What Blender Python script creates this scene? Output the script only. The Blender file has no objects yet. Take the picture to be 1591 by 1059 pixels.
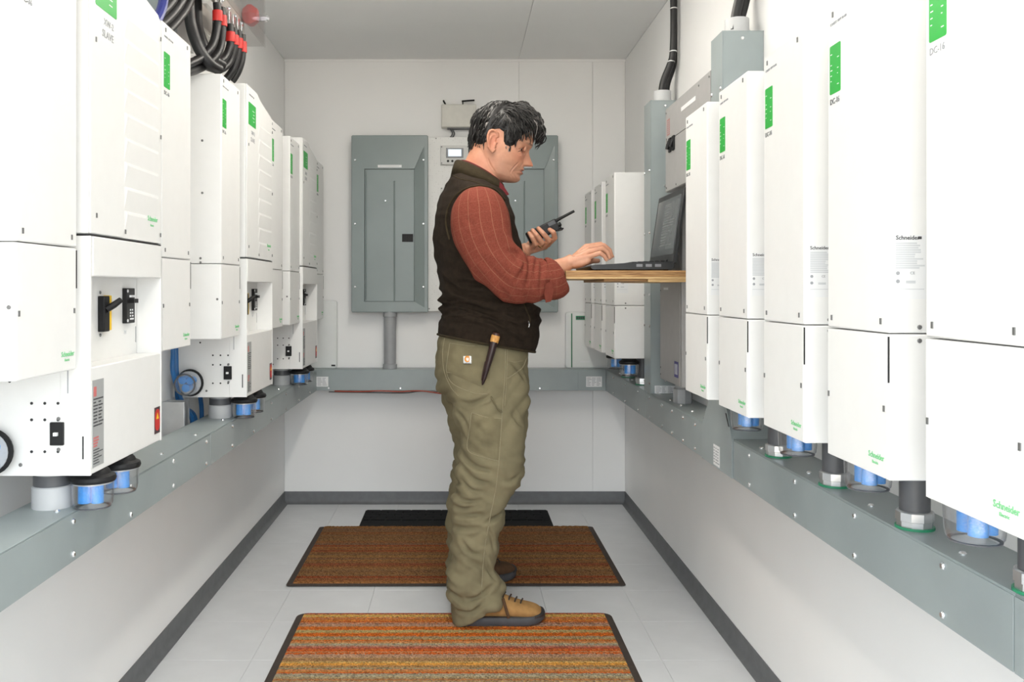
import bpy, bmesh, math, random
import numpy as np
from mathutils import Vector, Matrix, noise
random.seed(7); np.random.seed(7)
PI = math.pi
scene = bpy.context.scene
COL = scene.collection

# ------------------------------------------------------------------ camera, sky, exposure
F_PX, VPX, VPY, EYE = 1370.0, 715.0, 450.0, 1.10
cd = bpy.data.cameras.new('camera'); cam = bpy.data.objects.new('camera', cd); COL.objects.link(cam)
cam.location = (0, 0, EYE); cam.rotation_euler = (PI/2, 0, 0)
cd.sensor_width = 36.0; cd.lens = F_PX/1591*36.0
cd.shift_x = (795.5-VPX)/1591; cd.shift_y = -(529.5-VPY)/1591
cd.clip_start = 0.02; scene.camera = cam

scene.view_settings.view_transform = 'Standard'; scene.view_settings.look = 'None'
scene.view_settings.gamma = 1.0; scene.view_settings.use_curve_mapping = False
scene.view_settings.exposure = 0.64

world = bpy.data.worlds.new('overcast_sky'); scene.world = world; world.use_nodes = True
nt = world.node_tree; nt.nodes.clear()
wo = nt.nodes.new('ShaderNodeOutputWorld'); bg = nt.nodes.new('ShaderNodeBackground')
tc = nt.nodes.new('ShaderNodeTexCoord'); sx = nt.nodes.new('ShaderNodeSeparateXYZ'); rp = nt.nodes.new('ShaderNodeValToRGB')
mr = nt.nodes.new('ShaderNodeMapRange'); mr.inputs[1].default_value = -1; mr.inputs[2].default_value = 1
nt.links.new(tc.outputs['Generated'], sx.inputs[0]); nt.links.new(sx.outputs[2], mr.inputs[0]); nt.links.new(mr.outputs[0], rp.inputs[0])
e = rp.color_ramp.elements                       # sunlit dry ground below the horizon, bright overcast sky above it
e[0].position = 0.0; e[0].color = (0.58, 0.53, 0.45, 1)
e[1].position = 1.0; e[1].color = (0.80, 0.91, 1.0, 1)
a = rp.color_ramp.elements.new(0.495); a.color = (0.60, 0.55, 0.47, 1)
a = rp.color_ramp.elements.new(0.51); a.color = (0.87, 0.94, 1.0, 1)
nt.links.new(rp.outputs[0], bg.inputs[0]); bg.inputs[1].default_value = 3.6
nt.links.new(bg.outputs[0], wo.inputs[0])

# room size
XL, XR, YB, ZC, YF = -0.905, 0.850, 4.54, 2.285, -0.55
# the doorway the daylight comes in through: a sampling portal for the sky
pl = bpy.data.lights.new('doorway_portal', 'AREA'); pl.shape = 'RECTANGLE'; pl.size = XR-XL; pl.size_y = ZC; pl.cycles.is_portal = True
po = bpy.data.objects.new('doorway_portal', pl); COL.objects.link(po)
po.location = ((XL+XR)/2, YF, ZC/2); po.rotation_euler = (PI/2, 0, 0)

# ------------------------------------------------------------------ materials
MATS = {}
def mat(name, col, rough=0.5, metal=0.0, var=0.04, scale=30.0, bump=0.0, bscale=200.0, spec=0.5, **kw):
    if name in MATS: return MATS[name]
    m = bpy.data.materials.new(name); m.use_nodes = True; n = m.node_tree.nodes; L = m.node_tree.links
    b = n['Principled BSDF']; b.inputs['Roughness'].default_value = rough; b.inputs['Metallic'].default_value = metal
    b.inputs['Specular IOR Level'].default_value = spec
    t = n.new('ShaderNodeTexCoord'); nz = n.new('ShaderNodeTexNoise'); nz.inputs['Scale'].default_value = scale; nz.inputs['Detail'].default_value = 3
    L.new(t.outputs['Object'], nz.inputs['Vector'])
    r = n.new('ShaderNodeValToRGB'); c = np.array(col[:3])
    r.color_ramp.elements[0].position = 0.3; r.color_ramp.elements[1].position = 0.7
    r.color_ramp.elements[0].color = (*np.clip(c*(1-var), 0, 1), 1); r.color_ramp.elements[1].color = (*np.clip(c*(1+var), 0, 1), 1)
    L.new(nz.outputs['Fac'], r.inputs[0]); L.new(r.outputs[0], b.inputs['Base Color'])
    if bump:
        n2 = n.new('ShaderNodeTexNoise'); n2.inputs['Scale'].default_value = bscale; n2.inputs['Detail'].default_value = 2
        L.new(t.outputs['Object'], n2.inputs['Vector'])
        bp = n.new('ShaderNodeBump'); bp.inputs['Strength'].default_value = bump; bp.inputs['Distance'].default_value = 0.002
        L.new(n2.outputs['Fac'], bp.inputs['Height']); L.new(bp.outputs[0], b.inputs['Normal'])
    for k, v in kw.items(): b.inputs[k.replace('_', ' ')].default_value = v
    MATS[name] = m; return m

WHITE = mat('white_powder_coat', (0.80, 0.80, 0.79), 0.42, var=0.01, bump=0.05, bscale=900)
WALL = mat('white_wall_panel', (0.84, 0.84, 0.835), 0.5, var=0.012, scale=4, bump=0.03, bscale=300)
CEIL = mat('ceiling_panel', (0.84, 0.85, 0.85), 0.6, var=0.015, scale=3)
TILE = mat('grey_floor_tile', (0.65, 0.66, 0.675), 0.33, var=0.035, scale=9, bump=0.02, bscale=60)
GROUT = mat('floor_slab', (0.52, 0.53, 0.54), 0.8)
RUBBER = mat('cove_base_rubber', (0.120, 0.124, 0.130), 0.5, var=0.1)
STEEL = mat('grey_painted_steel', (0.300, 0.345, 0.350), 0.36, var=0.05, scale=8, bump=0.04, bscale=500)
PANEL = mat('panelboard_paint', (0.215, 0.258, 0.256), 0.30, var=0.05, scale=5, bump=0.05, bscale=350)
BEIGE = mat('warm_grey_enclosure', (0.365, 0.36, 0.355), 0.4, var=0.03)
PVC = mat('grey_pvc', (0.33, 0.34, 0.35), 0.45, var=0.04)
PVCL = mat('light_grey_pvc', (0.52, 0.53, 0.54), 0.4, var=0.03)
DPVC = mat('dark_grey_pvc', (0.10, 0.103, 0.11), 0.45, var=0.06)
ZINC = mat('zinc_fitting', (0.62, 0.63, 0.64), 0.28, metal=0.85, var=0.05)
SCREW = mat('screw_steel', (0.18, 0.18, 0.18), 0.4, metal=0.5, var=0.1)
SCREWB = mat('bright_screw', (0.75, 0.76, 0.77), 0.25, metal=0.9, var=0.05)
DARK = mat('dark_gap', (0.02, 0.02, 0.022), 0.6)
BLACK = mat('black_plastic', (0.010, 0.010, 0.011), 0.5, var=0.1, spec=0.3)
CABLE = mat('black_cable_jacket', (0.010, 0.010, 0.011), 0.42, var=0.15, bump=0.05, bscale=400)
GREEN = mat('green_badge', (0.012, 0.40, 0.045), 0.4, var=0.03)
GREEND = mat('green_lettering', (0.20, 0.56, 0.26), 0.5, var=0.03)
PRINT = mat('dark_print', (0.055, 0.055, 0.06), 0.6)
PRINTM = mat('grey_print', (0.33, 0.34, 0.36), 0.6)
PRINTL = mat('pale_print', (0.58, 0.60, 0.62), 0.6)
STICK = mat('white_sticker', (0.78, 0.79, 0.80), 0.5, var=0.01)
STICKG = mat('grey_sticker', (0.36, 0.37, 0.37), 0.5, var=0.03)
RED = mat('red_sleeve', (0.60, 0.025, 0.02), 0.4, var=0.06)
REDL = mat('red_label', (0.55, 0.03, 0.025), 0.5)
YELLOW = mat('yellow_plastic', (0.85, 0.55, 0.01), 0.4)
BLUE = mat('blue_module', (0.020, 0.27, 0.75), 0.35, var=0.12, scale=60)
BLUEC = mat('blue_cable_jacket', (0.015, 0.13, 0.36), 0.4, var=0.08)
WOOD = None

def glass(name, col=(1, 1, 1), rough=0.05, ior=1.2, haze=0.08, rim=0.45):
    m = bpy.data.materials.new(name); m.use_nodes = True; n = m.node_tree.nodes; L = m.node_tree.links
    b = n['Principled BSDF']; b.inputs['Base Color'].default_value = (*col, 1); b.inputs['Roughness'].default_value = rough
    b.inputs['IOR'].default_value = ior
    tr = n.new('ShaderNodeBsdfTransparent'); tr.inputs[0].default_value = (*col, 1)
    lw = n.new('ShaderNodeLayerWeight'); lw.inputs[0].default_value = 0.5
    fp = n.new('ShaderNodeMath'); fp.operation = 'POWER'; fp.inputs[1].default_value = 3.5; L.new(lw.outputs['Facing'], fp.inputs[0])
    fr = n.new('ShaderNodeMath'); fr.operation = 'MULTIPLY'; fr.inputs[1].default_value = rim; L.new(fp.outputs[0], fr.inputs[0])
    nz = n.new('ShaderNodeTexNoise'); nz.inputs['Scale'].default_value = 25
    ad = n.new('ShaderNodeMath'); ad.operation = 'MULTIPLY_ADD'; ad.inputs[1].default_value = haze; L.new(nz.outputs['Fac'], ad.inputs[0]); L.new(fr.outputs[0], ad.inputs[2])
    mx = n.new('ShaderNodeMixShader'); gl = n.new('ShaderNodeBsdfGlossy'); gl.inputs['Roughness'].default_value = rough; gl.inputs[0].default_value = (0.9, 0.9, 0.92, 1)
    L.new(ad.outputs[0], mx.inputs[0]); L.new(tr.outputs[0], mx.inputs[1]); L.new(gl.outputs[0], mx.inputs[2])
    L.new(mx.outputs[0], n['Material Output'].inputs[0]); return m
CLEAR = glass('clear_polycarbonate', (0.95, 0.96, 0.97), 0.22, haze=0.30, rim=0.75)
CLEARP = glass('clear_acrylic_sheet', (0.90, 0.895, 0.89), 0.12)

# ------------------------------------------------------------------ mesh helpers
def frame_to(d):
    d = Vector(d).normalized(); u = Vector((0, 0, 1)) if abs(d.z) < 0.95 else Vector((1, 0, 0))
    x = u.cross(d).normalized(); return x, d.cross(x).normalized(), d

class MB:
    def __init__(s): s.v = []; s.f = []
    def add(s, v, f):
        o = len(s.v); s.v += [tuple(p) for p in v]; s.f += [tuple(i+o for i in q) for q in f]; return s
    def box(s, x0, x1, y0, y1, z0, z1):
        x0, x1 = sorted((x0, x1)); y0, y1 = sorted((y0, y1)); z0, z1 = sorted((z0, z1))
        return s.add([(x0,y0,z0),(x1,y0,z0),(x1,y1,z0),(x0,y1,z0),(x0,y0,z1),(x1,y0,z1),(x1,y1,z1),(x0,y1,z1)],
                     [(0,3,2,1),(4,5,6,7),(0,1,5,4),(1,2,6,5),(2,3,7,6),(3,0,4,7)])
    def lathe(s, prof, o=(0,0,0), d=(0,0,1), n=24, cap=True):
        x, y, z = frame_to(d); o = Vector(o); vs = []; fs = []
        for r, h in prof:
            for k in range(n):
                a = 2*PI*k/n; vs.append(o + x*(r*math.cos(a)) + y*(r*math.sin(a)) + z*h)
        for i in range(len(prof)-1):
            for k in range(n):
                a, b = i*n+k, i*n+(k+1) % n; fs.append((a, b, b+n, a+n))
        if cap: fs.append(tuple(range(n-1, -1, -1))); fs.append(tuple(range((len(prof)-1)*n, len(prof)*n)))
        return s.add(vs, fs)
    def cyl(s, p0, p1, r, r1=None, n=20):
        d = Vector(p1)-Vector(p0); return s.lathe([(r, 0), (r if r1 is None else r1, d.length)], p0, d, n)
    def tube(s, pts, rad, n=12, cap=True):
        P = [Vector(p) for p in pts]; m = len(P); R = rad if hasattr(rad, '__len__') else [rad]*m
        T = [((P[min(i+1, m-1)]-P[max(i-1, 0)]).normalized()) for i in range(m)]
        x, y, _ = frame_to(T[0]); vs = []; fs = []
        for i in range(m):
            if i:
                q = T[i-1].rotation_difference(T[i]); x = q @ x; y = q @ y
            r = R[i]; ra, rb = (r if hasattr(r, '__len__') else (r, r))
            for k in range(n):
                a = 2*PI*k/n; vs.append(P[i] + x*(ra*math.cos(a)) + y*(rb*math.sin(a)))
        for i in range(m-1):
            for k in range(n):
                a, b = i*n+k, i*n+(k+1) % n; fs.append((a, b, b+n, a+n))
        if cap: fs.append(tuple(range(n-1, -1, -1))); fs.append(tuple(range((m-1)*n, m*n)))
        return s.add(vs, fs)
    def loft(s, rings, cap=True):
        n = len(rings[0]); vs = [p for r in rings for p in r]; fs = []
        for i in range(len(rings)-1):
            for k in range(n):
                a, b = i*n+k, i*n+(k+1) % n; fs.append((a, b, b+n, a+n))
        if cap: fs.append(tuple(range(n-1, -1, -1))); fs.append(tuple(range((len(rings)-1)*n, len(rings)*n)))
        return s.add(vs, fs)
    def prism(s, poly, axis, a, b):
        """poly in the two axes left over, extruded along axis from a to b"""
        ix = {'x': lambda p, t: (t, p[0], p[1]), 'y': lambda p, t: (p[0], t, p[1]), 'z': lambda p, t: (p[0], p[1], t)}[axis]
        n = len(poly); vs = [ix(p, a) for p in poly]+[ix(p, b) for p in poly]
        fs = [tuple(range(n-1, -1, -1)), tuple(range(n, 2*n))]+[(k, (k+1) % n, (k+1) % n+n, k+n) for k in range(n)]
        return s.add(vs, fs)
    def mesh(s, name, material, smooth=True, ang=35):
        me = bpy.data.meshes.new(name); me.from_pydata(s.v, [], s.f)
        bm = bmesh.new(); bm.from_mesh(me); bmesh.ops.recalc_face_normals(bm, faces=bm.faces); bm.to_mesh(me); bm.free()
        me.materials.append(material)
        if smooth: me.shade_smooth(); me.set_sharp_from_angle(angle=math.radians(ang))
        return me
    def build(s, name, material, parent=None, loc=(0,0,0), rot=(0,0,0), bevel=0, smooth=True, ang=35):
        return put(name, s.mesh(name, material, smooth, ang), parent, loc, rot, bevel)

def put(name, me, parent=None, loc=(0,0,0), rot=(0,0,0), bevel=0):
    o = bpy.data.objects.new(name, me); COL.objects.link(o); o.location = loc; o.rotation_euler = rot
    if parent: o.parent = parent
    if bevel:
        b = o.modifiers.new('bevel', 'BEVEL'); b.width = bevel; b.segments = 2; b.limit_method = 'ANGLE'; b.harden_normals = False
    return o
def empty(name, loc=(0,0,0), rz=0, rot=None):
    o = bpy.data.objects.new(name, None); COL.objects.link(o); o.location = loc; o.rotation_euler = rot or (0, 0, rz); o.empty_display_size = 0.05; return o
def tag(o, label, cat, group=None):
    o['label'] = label; o['category'] = cat
    if group: o['group'] = group
    return o
def struct(o): o['kind'] = 'structure'; return o
def copy_tree(o, parent=None):
    c = o.copy(); COL.objects.link(c); c.parent = parent
    for ch in list(o.children): copy_tree(ch, c)
    return c
_T = {}
def text_mesh(s, size, material, align='LEFT', ext=0.0003, bold=0.0):
    k = (s, size, material.name, align, bold)
    if k not in _T:
        c = bpy.data.curves.new('lettering', 'FONT'); c.body = s; c.size = size; c.align_x = align; c.align_y = 'CENTER'; c.extrude = ext; c.resolution_u = 2; c.offset = bold
        o = bpy.data.objects.new('lettering', c); me = bpy.data.meshes.new_from_object(o); bpy.data.objects.remove(o); me.materials.clear(); me.materials.append(material); _T[k] = me
    return _T[k]
def lettering(s, size, material, parent, loc, rot=(PI/2, 0, 0), align='LEFT', bold=0.0, name='lettering'):
    return put(name, text_mesh(s, size, material, align, bold=bold), parent, loc, rot)
def catmull(pts, m=8):
    P = [Vector(p) for p in pts]; P = [P[0]*2-P[1]]+P+[P[-1]*2-P[-2]]; out = []
    for i in range(1, len(P)-2):
        for k in range(m):
            t = k/m; a, b, c, d = P[i-1:i+3]
            out.append(0.5*((2*b)+(c-a)*t+(2*a-5*b+4*c-d)*t*t+(3*b-a-3*c+d)*t**3))
    out.append(P[-2]); return out
def at(px, py, Y): return Vector(((px-VPX)/F_PX*Y, Y, EYE-(py-VPY)/F_PX*Y))
# ------------------------------------------------------------------ the room
struct(MB().box(XL-0.1, XR+0.1, YF, YB+0.1, -0.06, -0.004).build('floor', GROUT))
floor = bpy.data.objects['floor']
T = 0.305; tcache = {}
def tile_mesh(w, d):
    k = (round(w, 4), round(d, 4))
    if k not in tcache:
        m = MB(); g = 0.0003; c = 0.0007
        a = [(g, g), (w-g, g), (w-g, d-g), (g, d-g)]; b = [(g+c, g+c), (w-g-c, g+c), (w-g-c, d-g-c), (g+c, d-g-c)]
        m.loft([[(x, y, -0.004) for x, y in a], [(x, y, -0.0008) for x, y in a], [(x, y, 0) for x, y in b]]); tcache[k] = m.mesh('tile', TILE, smooth=False)
    return tcache[k]
xs = [XL]+[x for x in [-0.62+T*i for i in range(0, 6)] if x < XR-0.02]+[XR]
ys = [YF]+[YF+0.12+T*i for i in range(0, 20) if YF+0.12+T*i < YB-0.02]+[YB]
for i in range(len(xs)-1):
    for j in range(len(ys)-1):
        put('tile', tile_mesh(xs[i+1]-xs[i], ys[j+1]-ys[j]), floor, (xs[i], ys[j], 0))

struct(MB().box(XL-0.1, XL, YF, YB+0.1, -0.004, ZC).build('wall_left', WALL))
struct(MB().box(XR, XR+0.1, YF, YB+0.1, -0.004, ZC).build('wall_right', WALL))
wb = struct(MB().box(XL, XR, YB+0.004, YB+0.1, -0.004, ZC).build('wall_back', WALL))
for a, b in ((XL, 0.302), (0.302, 0.682), (0.682, XR)):
    MB().box(a+0.0008, b-0.0008, YB, YB+0.004, 0, ZC).build('panel', WALL, wb, bevel=0.0012)
ce = struct(MB().box(XL-0.1, XR+0.1, YF, YB+0.1, ZC+0.004, ZC+0.1).build('ceiling', CEIL))
for a, b in ((XL, 0.30), (0.30, XR)):
    MB().box(a+0.001, b-0.001, YF, YB, ZC, ZC+0.004).build('panel', CEIL, ce, bevel=0.001)
# corner trim between ceiling and back wall
struct(MB().prism([(YB-0.006, ZC-0.012), (YB, ZC-0.012), (YB, ZC), (YB-0.006, ZC)], 'x', XL, XR).build('trim_1', WALL))
cove = [(0, 0), (0.020, 0), (0.020, 0.002), (0.012, 0.006), (0.006, 0.014), (0.0035, 0.024), (0.0035, 0.060), (0.0025, 0.063), (0, 0.063)]
struct(MB().prism([(XL+a, b) for a, b in cove], 'y', YF, YB).build('baseboard_left', RUBBER))
struct(MB().prism([(XR-a, b) for a, b in cove], 'y', YF, YB).build('baseboard_right', RUBBER))
struct(MB().prism([(YB-a, b) for a, b in cove], 'x', XL, XR).build('baseboard_back', RUBBER))

# two slim unseen lamps added over the aisle to balance the doorway light
LAMPD = bpy.data.materials.new('fill_lamp_diffuser'); LAMPD.use_nodes = True
bb = LAMPD.node_tree.nodes['Principled BSDF']; bb.inputs['Emission Color'].default_value = (1, 0.945, 0.85, 1); bb.inputs['Emission Strength'].default_value = 21.0
for k, (y0, nm) in enumerate(((-0.45, 'added slim fill lamp on the ceiling nearest the doorway, out of the picture above'), (2.12, 'added slim fill lamp over the middle of the aisle, above the picture'))):
    t = tag(empty('fill_lamp', (0.0, y0+0.6, ZC)), nm, 'lamp', 'added ceiling fill lamps')
    MB().box(-0.07, 0.07, -0.62, 0.62, -0.03, 0).build('housing', WHITE, t, bevel=0.004)
    m = MB().prism([(-0.06, -0.03), (-0.05, -0.055), (0.05, -0.055), (0.06, -0.03)], 'y', -0.6, 0.6); m.build('diffuser', LAMPD, t)

# ------------------------------------------------------------------ floor mats
def stripe_mat(name, cols, bright, w0, w1):
    m = bpy.data.materials.new(name); m.use_nodes = True; n = m.node_tree.nodes; L = m.node_tree.links; b = n['Principled BSDF']; b.inputs['Roughness'].default_value = 0.95
    b.inputs['Specular IOR Level'].default_value = 0.1
    t = n.new('ShaderNodeTexCoord'); sp = n.new('ShaderNodeSeparateXYZ'); L.new(t.outputs['Object'], sp.inputs[0])
    nz = n.new('ShaderNodeTexNoise'); nz.inputs['Scale'].default_value = 160; nz.inputs['Detail'].default_value = 2; L.new(t.outputs['Object'], nz.inputs['Vector'])
    ma = n.new('ShaderNodeMath'); ma.operation = 'MULTIPLY_ADD'; ma.inputs[1].default_value = 0.012; L.new(nz.outputs['Fac'], ma.inputs[0]); L.new(sp.outputs[1], ma.inputs[2])
    mr = n.new('ShaderNodeMapRange'); mr.inputs[1].default_value = w0; mr.inputs[2].default_value = w1; L.new(ma.outputs[0], mr.inputs[0])
    r = n.new('ShaderNodeValToRGB'); r.color_ramp.interpolation = 'CONSTANT'; L.new(mr.outputs[0], r.inputs[0])
    rng = random.Random(len(name)); N = 32
    while len(r.color_ramp.elements) < N: r.color_ramp.elements.new(0.5)
    prev = None
    for i in range(N):
        r.color_ramp.elements[i].position = i/N
        c = rng.choice([q for q in cols if q != prev]); prev = c; r.color_ramp.elements[i].color = (*[v*bright for v in c], 1)
    n3 = n.new('ShaderNodeTexVoronoi'); n3.inputs['Scale'].default_value = 190; L.new(t.outputs['Object'], n3.inputs['Vector'])
    hs = n.new('ShaderNodeMix'); hs.data_type = 'RGBA'; hs.blend_type = 'MULTIPLY'; hs.inputs[0].default_value = 0.75
    r2 = n.new('ShaderNodeValToRGB'); r2.color_ramp.elements[0].color = (0.30, 0.28, 0.27, 1); r2.color_ramp.elements[1].color = (1.45, 1.4, 1.3, 1); L.new(n3.outputs['Color'], r2.inputs[0])
    dv = n.new('ShaderNodeMath'); dv.operation = 'DIVIDE'; dv.inputs[1].default_value = 0.235; L.new(ma.outputs[0], dv.inputs[0]); fc = n.new('ShaderNodeMath'); fc.operation = 'FRACT'; L.new(dv.outputs[0], fc.inputs[0])
    rf = n.new('ShaderNodeValToRGB'); rf.color_ramp.interpolation = 'CONSTANT'; L.new(fc.outputs[0], rf.inputs[0])
    while len(rf.color_ramp.elements) < 26: rf.color_ramp.elements.new(0.5)
    for i in range(26):
        rf.color_ramp.elements[i].position = i/26; rf.color_ramp.elements[i].color = (*[v*bright for v in rng.choice(cols)], 1)
    m2 = n.new('ShaderNodeMix'); m2.data_type = 'RGBA'; m2.inputs[0].default_value = 0.34; L.new(r.outputs[0], m2.inputs[6]); L.new(rf.outputs[0], m2.inputs[7])
    L.new(m2.outputs[2], hs.inputs[6]); L.new(r2.outputs[0], hs.inputs[7]); L.new(hs.outputs[2], b.inputs['Base Color'])
    bp = n.new('ShaderNodeBump'); bp.inputs['Strength'].default_value = 0.9; bp.inputs['Distance'].default_value = 0.004
    L.new(n3.outputs['Distance'], bp.inputs['Height']); bp.invert = True; L.new(bp.outputs[0], b.inputs['Normal'])
    return m
CARP = [(0.56, 0.17, 0.03), (0.52, 0.14, 0.025), (0.46, 0.30, 0.07), (0.36, 0.31, 0.12), (0.30, 0.28, 0.22), (0.26, 0.24, 0.12), (0.42, 0.035, 0.015), (0.60, 0.36, 0.08), (0.27, 0.25, 0.22), (0.52, 0.13, 0.02), (0.30, 0.19, 0.09), (0.50, 0.09, 0.02), (0.33, 0.30, 0.20)]
CARP2 = [(0.30, 0.125, 0.04), (0.23, 0.115, 0.05), (0.20, 0.115, 0.06), (0.27, 0.065, 0.025), (0.29, 0.15, 0.055), (0.19, 0.12, 0.08), (0.25, 0.11, 0.045)]
MEDGE = mat('mat_edge_rubber', (0.045, 0.032, 0.025), 0.8, var=0.15)
def rounded(x0, x1, y0, y1, r, n=6):
    out = []
    for cx, cy, a in ((x1-r, y1-r, 0), (x0+r, y1-r, 90), (x0+r, y0+r, 180), (x1-r, y0+r, 270)):
        for k in range(n+1):
            t = math.radians(a+90*k/n); out.append((cx+r*math.cos(t), cy+r*math.sin(t)))
    return out
def carpet(label, cx, cy, w, d, r, rz, material, h=0.009, z=0.0):
    t = tag(empty('floor_mat', (cx, cy, z), rz), label, 'mat', 'striped floor mats')
    P = rounded(-w/2, w/2, -d/2, d/2, r); Q = rounded(-w/2+0.024, w/2-0.024, -d/2+0.016, d/2-0.010, max(r-0.01, 0.004))
    P2 = rounded(-w/2+0.004, w/2-0.004, -d/2+0.004, d/2-0.004, r)
    m = MB(); m.loft([[(*p, 0.0) for p in P], [(*p, 0.003) for p in P], [(*p, 0.0045) for p in P2], [(*p, 0.0050) for p in Q]]); m.build('rubber_border', MEDGE, t)
    # pile: ribs of loops across the mat, uneven in height
    nx, ny = 190, 150; x0, x1, y0, y1 = -w/2+0.020, w/2-0.020, -d/2+0.014, d/2-0.009
    X, Y = np.meshgrid(np.linspace(x0, x1, nx), np.linspace(y0, y1, ny))
    Z = 0.0075+0.0012*np.sin(Y*2*PI/0.0125)+np.random.rand(ny, nx)*0.0024
    q = max(r-0.01, 0.004)                                   # drop the pile outside the rounded corners
    ex = np.maximum(np.abs(X)-(x1-q), 0); ey = np.maximum(np.abs(Y-(y0+y1)/2)-((y1-y0)/2-q), 0)
    Z = np.where(ex**2+ey**2 > q*q, 0.002, Z); Z[0, :] = Z[-1, :] = 0.002; Z[:, 0] = Z[:, -1] = 0.002
    m = MB(); m.v = list(map(tuple, np.stack([X, Y, Z], -1).reshape(-1, 3)))
    m.f = [(j*nx+i, j*nx+i+1, (j+1)*nx+i+1, (j+1)*nx+i) for j in range(ny-1) for i in range(nx-1)]
    p = m.build('carpet_pile', material, t, ang=180); p['kind'] = 'stuff'
    return t
carpet('bright orange, olive and red striped mat nearest the camera, under the near boot', -0.019, 2.57, 1.060, 0.85, 0.035, 0.003, stripe_mat('bright_striped_pile', CARP, 1.15, -0.43, 0.43))
carpet('brown and rust striped mat across the middle of the floor', -0.017, 3.672, 1.262, 0.810, 0.012, 0.004, stripe_mat('brown_striped_pile', CARP2, 1.05, -0.41, 0.41), z=0.0025)
t = tag(empty('floor_mat', (-0.018, 4.20, 0)), 'black rubber mat with moulded brick pattern by back wall', 'mat')
RUB = mat('black_rubber_mat', (0.010, 0.010, 0.011), 0.8, var=0.2, bump=0.4, bscale=250, spec=0.15)
MB().prism(rounded(-0.452, 0.452, -0.20, 0.195, 0.01), 'z', 0, 0.0025).build('backing', RUB, t)
for j in range(4):
    nb = 13 if j % 2 else 12
    for i in range(13):
        w = 0.9/12; x = -0.45+w*i-(w/2 if j % 2 else 0); a, b = max(x+0.003, -0.445), min(x+w-0.003, 0.445)
        y = 0.19-0.048*(j+1)
        if b-a > 0.01: MB().prism(rounded(a, b, y+0.003, y+0.045, 0.004, 2), 'z', 0.0025, 0.0062).build('brick_pad', RUB, t)
# ------------------------------------------------------------------ charge controllers, inverters and breaker panels
SCR = MB().lathe([(0.0035, 0), (0.0035, 0.0012), (0.0026, 0.002)], (0, 0, 0), (0, -1, 0), 8).mesh('screw', SCREW)      # faces -y
SCRX = MB().lathe([(0.0035, 0), (0.0035, 0.0012), (0.0026, 0.002)], (0, 0, 0), (1, 0, 0), 8).mesh('screw', SCREW)      # faces +x
SCRXN = MB().lathe([(0.0035, 0), (0.0035, 0.0012), (0.0026, 0.002)], (0, 0, 0), (-1, 0, 0), 8).mesh('screw', SCREW)
HOLE = MB().lathe([(0.0028, 0), (0.0028, 0.0006)], (0, 0, 0), (-1, 0, 0), 8).mesh('knockout', DARK)
SLOT = MB().box(-0.002, 0.002, -0.0016, 0, -0.0045, 0.0045).mesh('screw', SCREW)

def print_rows(m, x0, x1, z0, z1, rows, y=-0.0008, seed=1, fill=0.55, cols=1):
    rng = random.Random(seed); h = (z1-z0)/rows
    for i in range(rows):
        z = z1-h*(i+0.5)
        for c in range(cols):
            a = x0+(x1-x0)*c/cols; b = a+(x1-x0)/cols*(rng.uniform(0.45, 0.95)); m.box(a, b, y, 0, z-h*fill/2, z+h*fill/2)
    return m

def side_label(parent, x, y0, y1, z0, z1):
    """rating plate on the right hand flank (faces +x): lettering, block of print, small marks"""
    s = MB().box(x, x+0.0004, y0, y1, z0, z1).build('rating_label', STICK, parent)
    R = (PI/2, 0, PI/2)
    lettering('Schneider', 0.0088, PRINT, s, (x+0.0006, y0+0.001, z1-0.004), R, bold=0.0001)
    MB().box(x+0.0004, x+0.0008, y0+0.034, y0+0.039, z1-0.006, z1-0.002).build('mark', PRINT, s)
    m = MB(); rng = random.Random(3); h = (z1-z0)
    for i in range(12):
        z = z1-0.012-i*0.0033; m.box(x+0.0004, x+0.0007, y0+0.001, y0+0.001+(y1-y0)*rng.uniform(0.6, 0.93), z-0.0011, z+0.0011)
    m.build('print', PRINTL, s)
    for k, (a, b) in enumerate(((0.004, 0.056), (0.004, 0.068))):
        MB().lathe([(0.0028, 0), (0.0028, 0.0007)], (x+0.0004, y0+a, z1-b), (1, 0, 0), 12).build('approval_mark', PRINTM, s)
    lettering('CE', 0.006, PRINTM, s, (x+0.0006, y0+0.022, z1-0.056), R)
    MB().box(x+0.0004, x+0.0007, y0+0.016, y0+0.030, z1-0.071, z1-0.067).build('approval_mark', PRINTL, s)
    MB().box(x+0.0004, x+0.0007, y0+0.001, y1-0.003, z1-0.080, z1-0.079).build('print', PRINTL, s)

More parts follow.
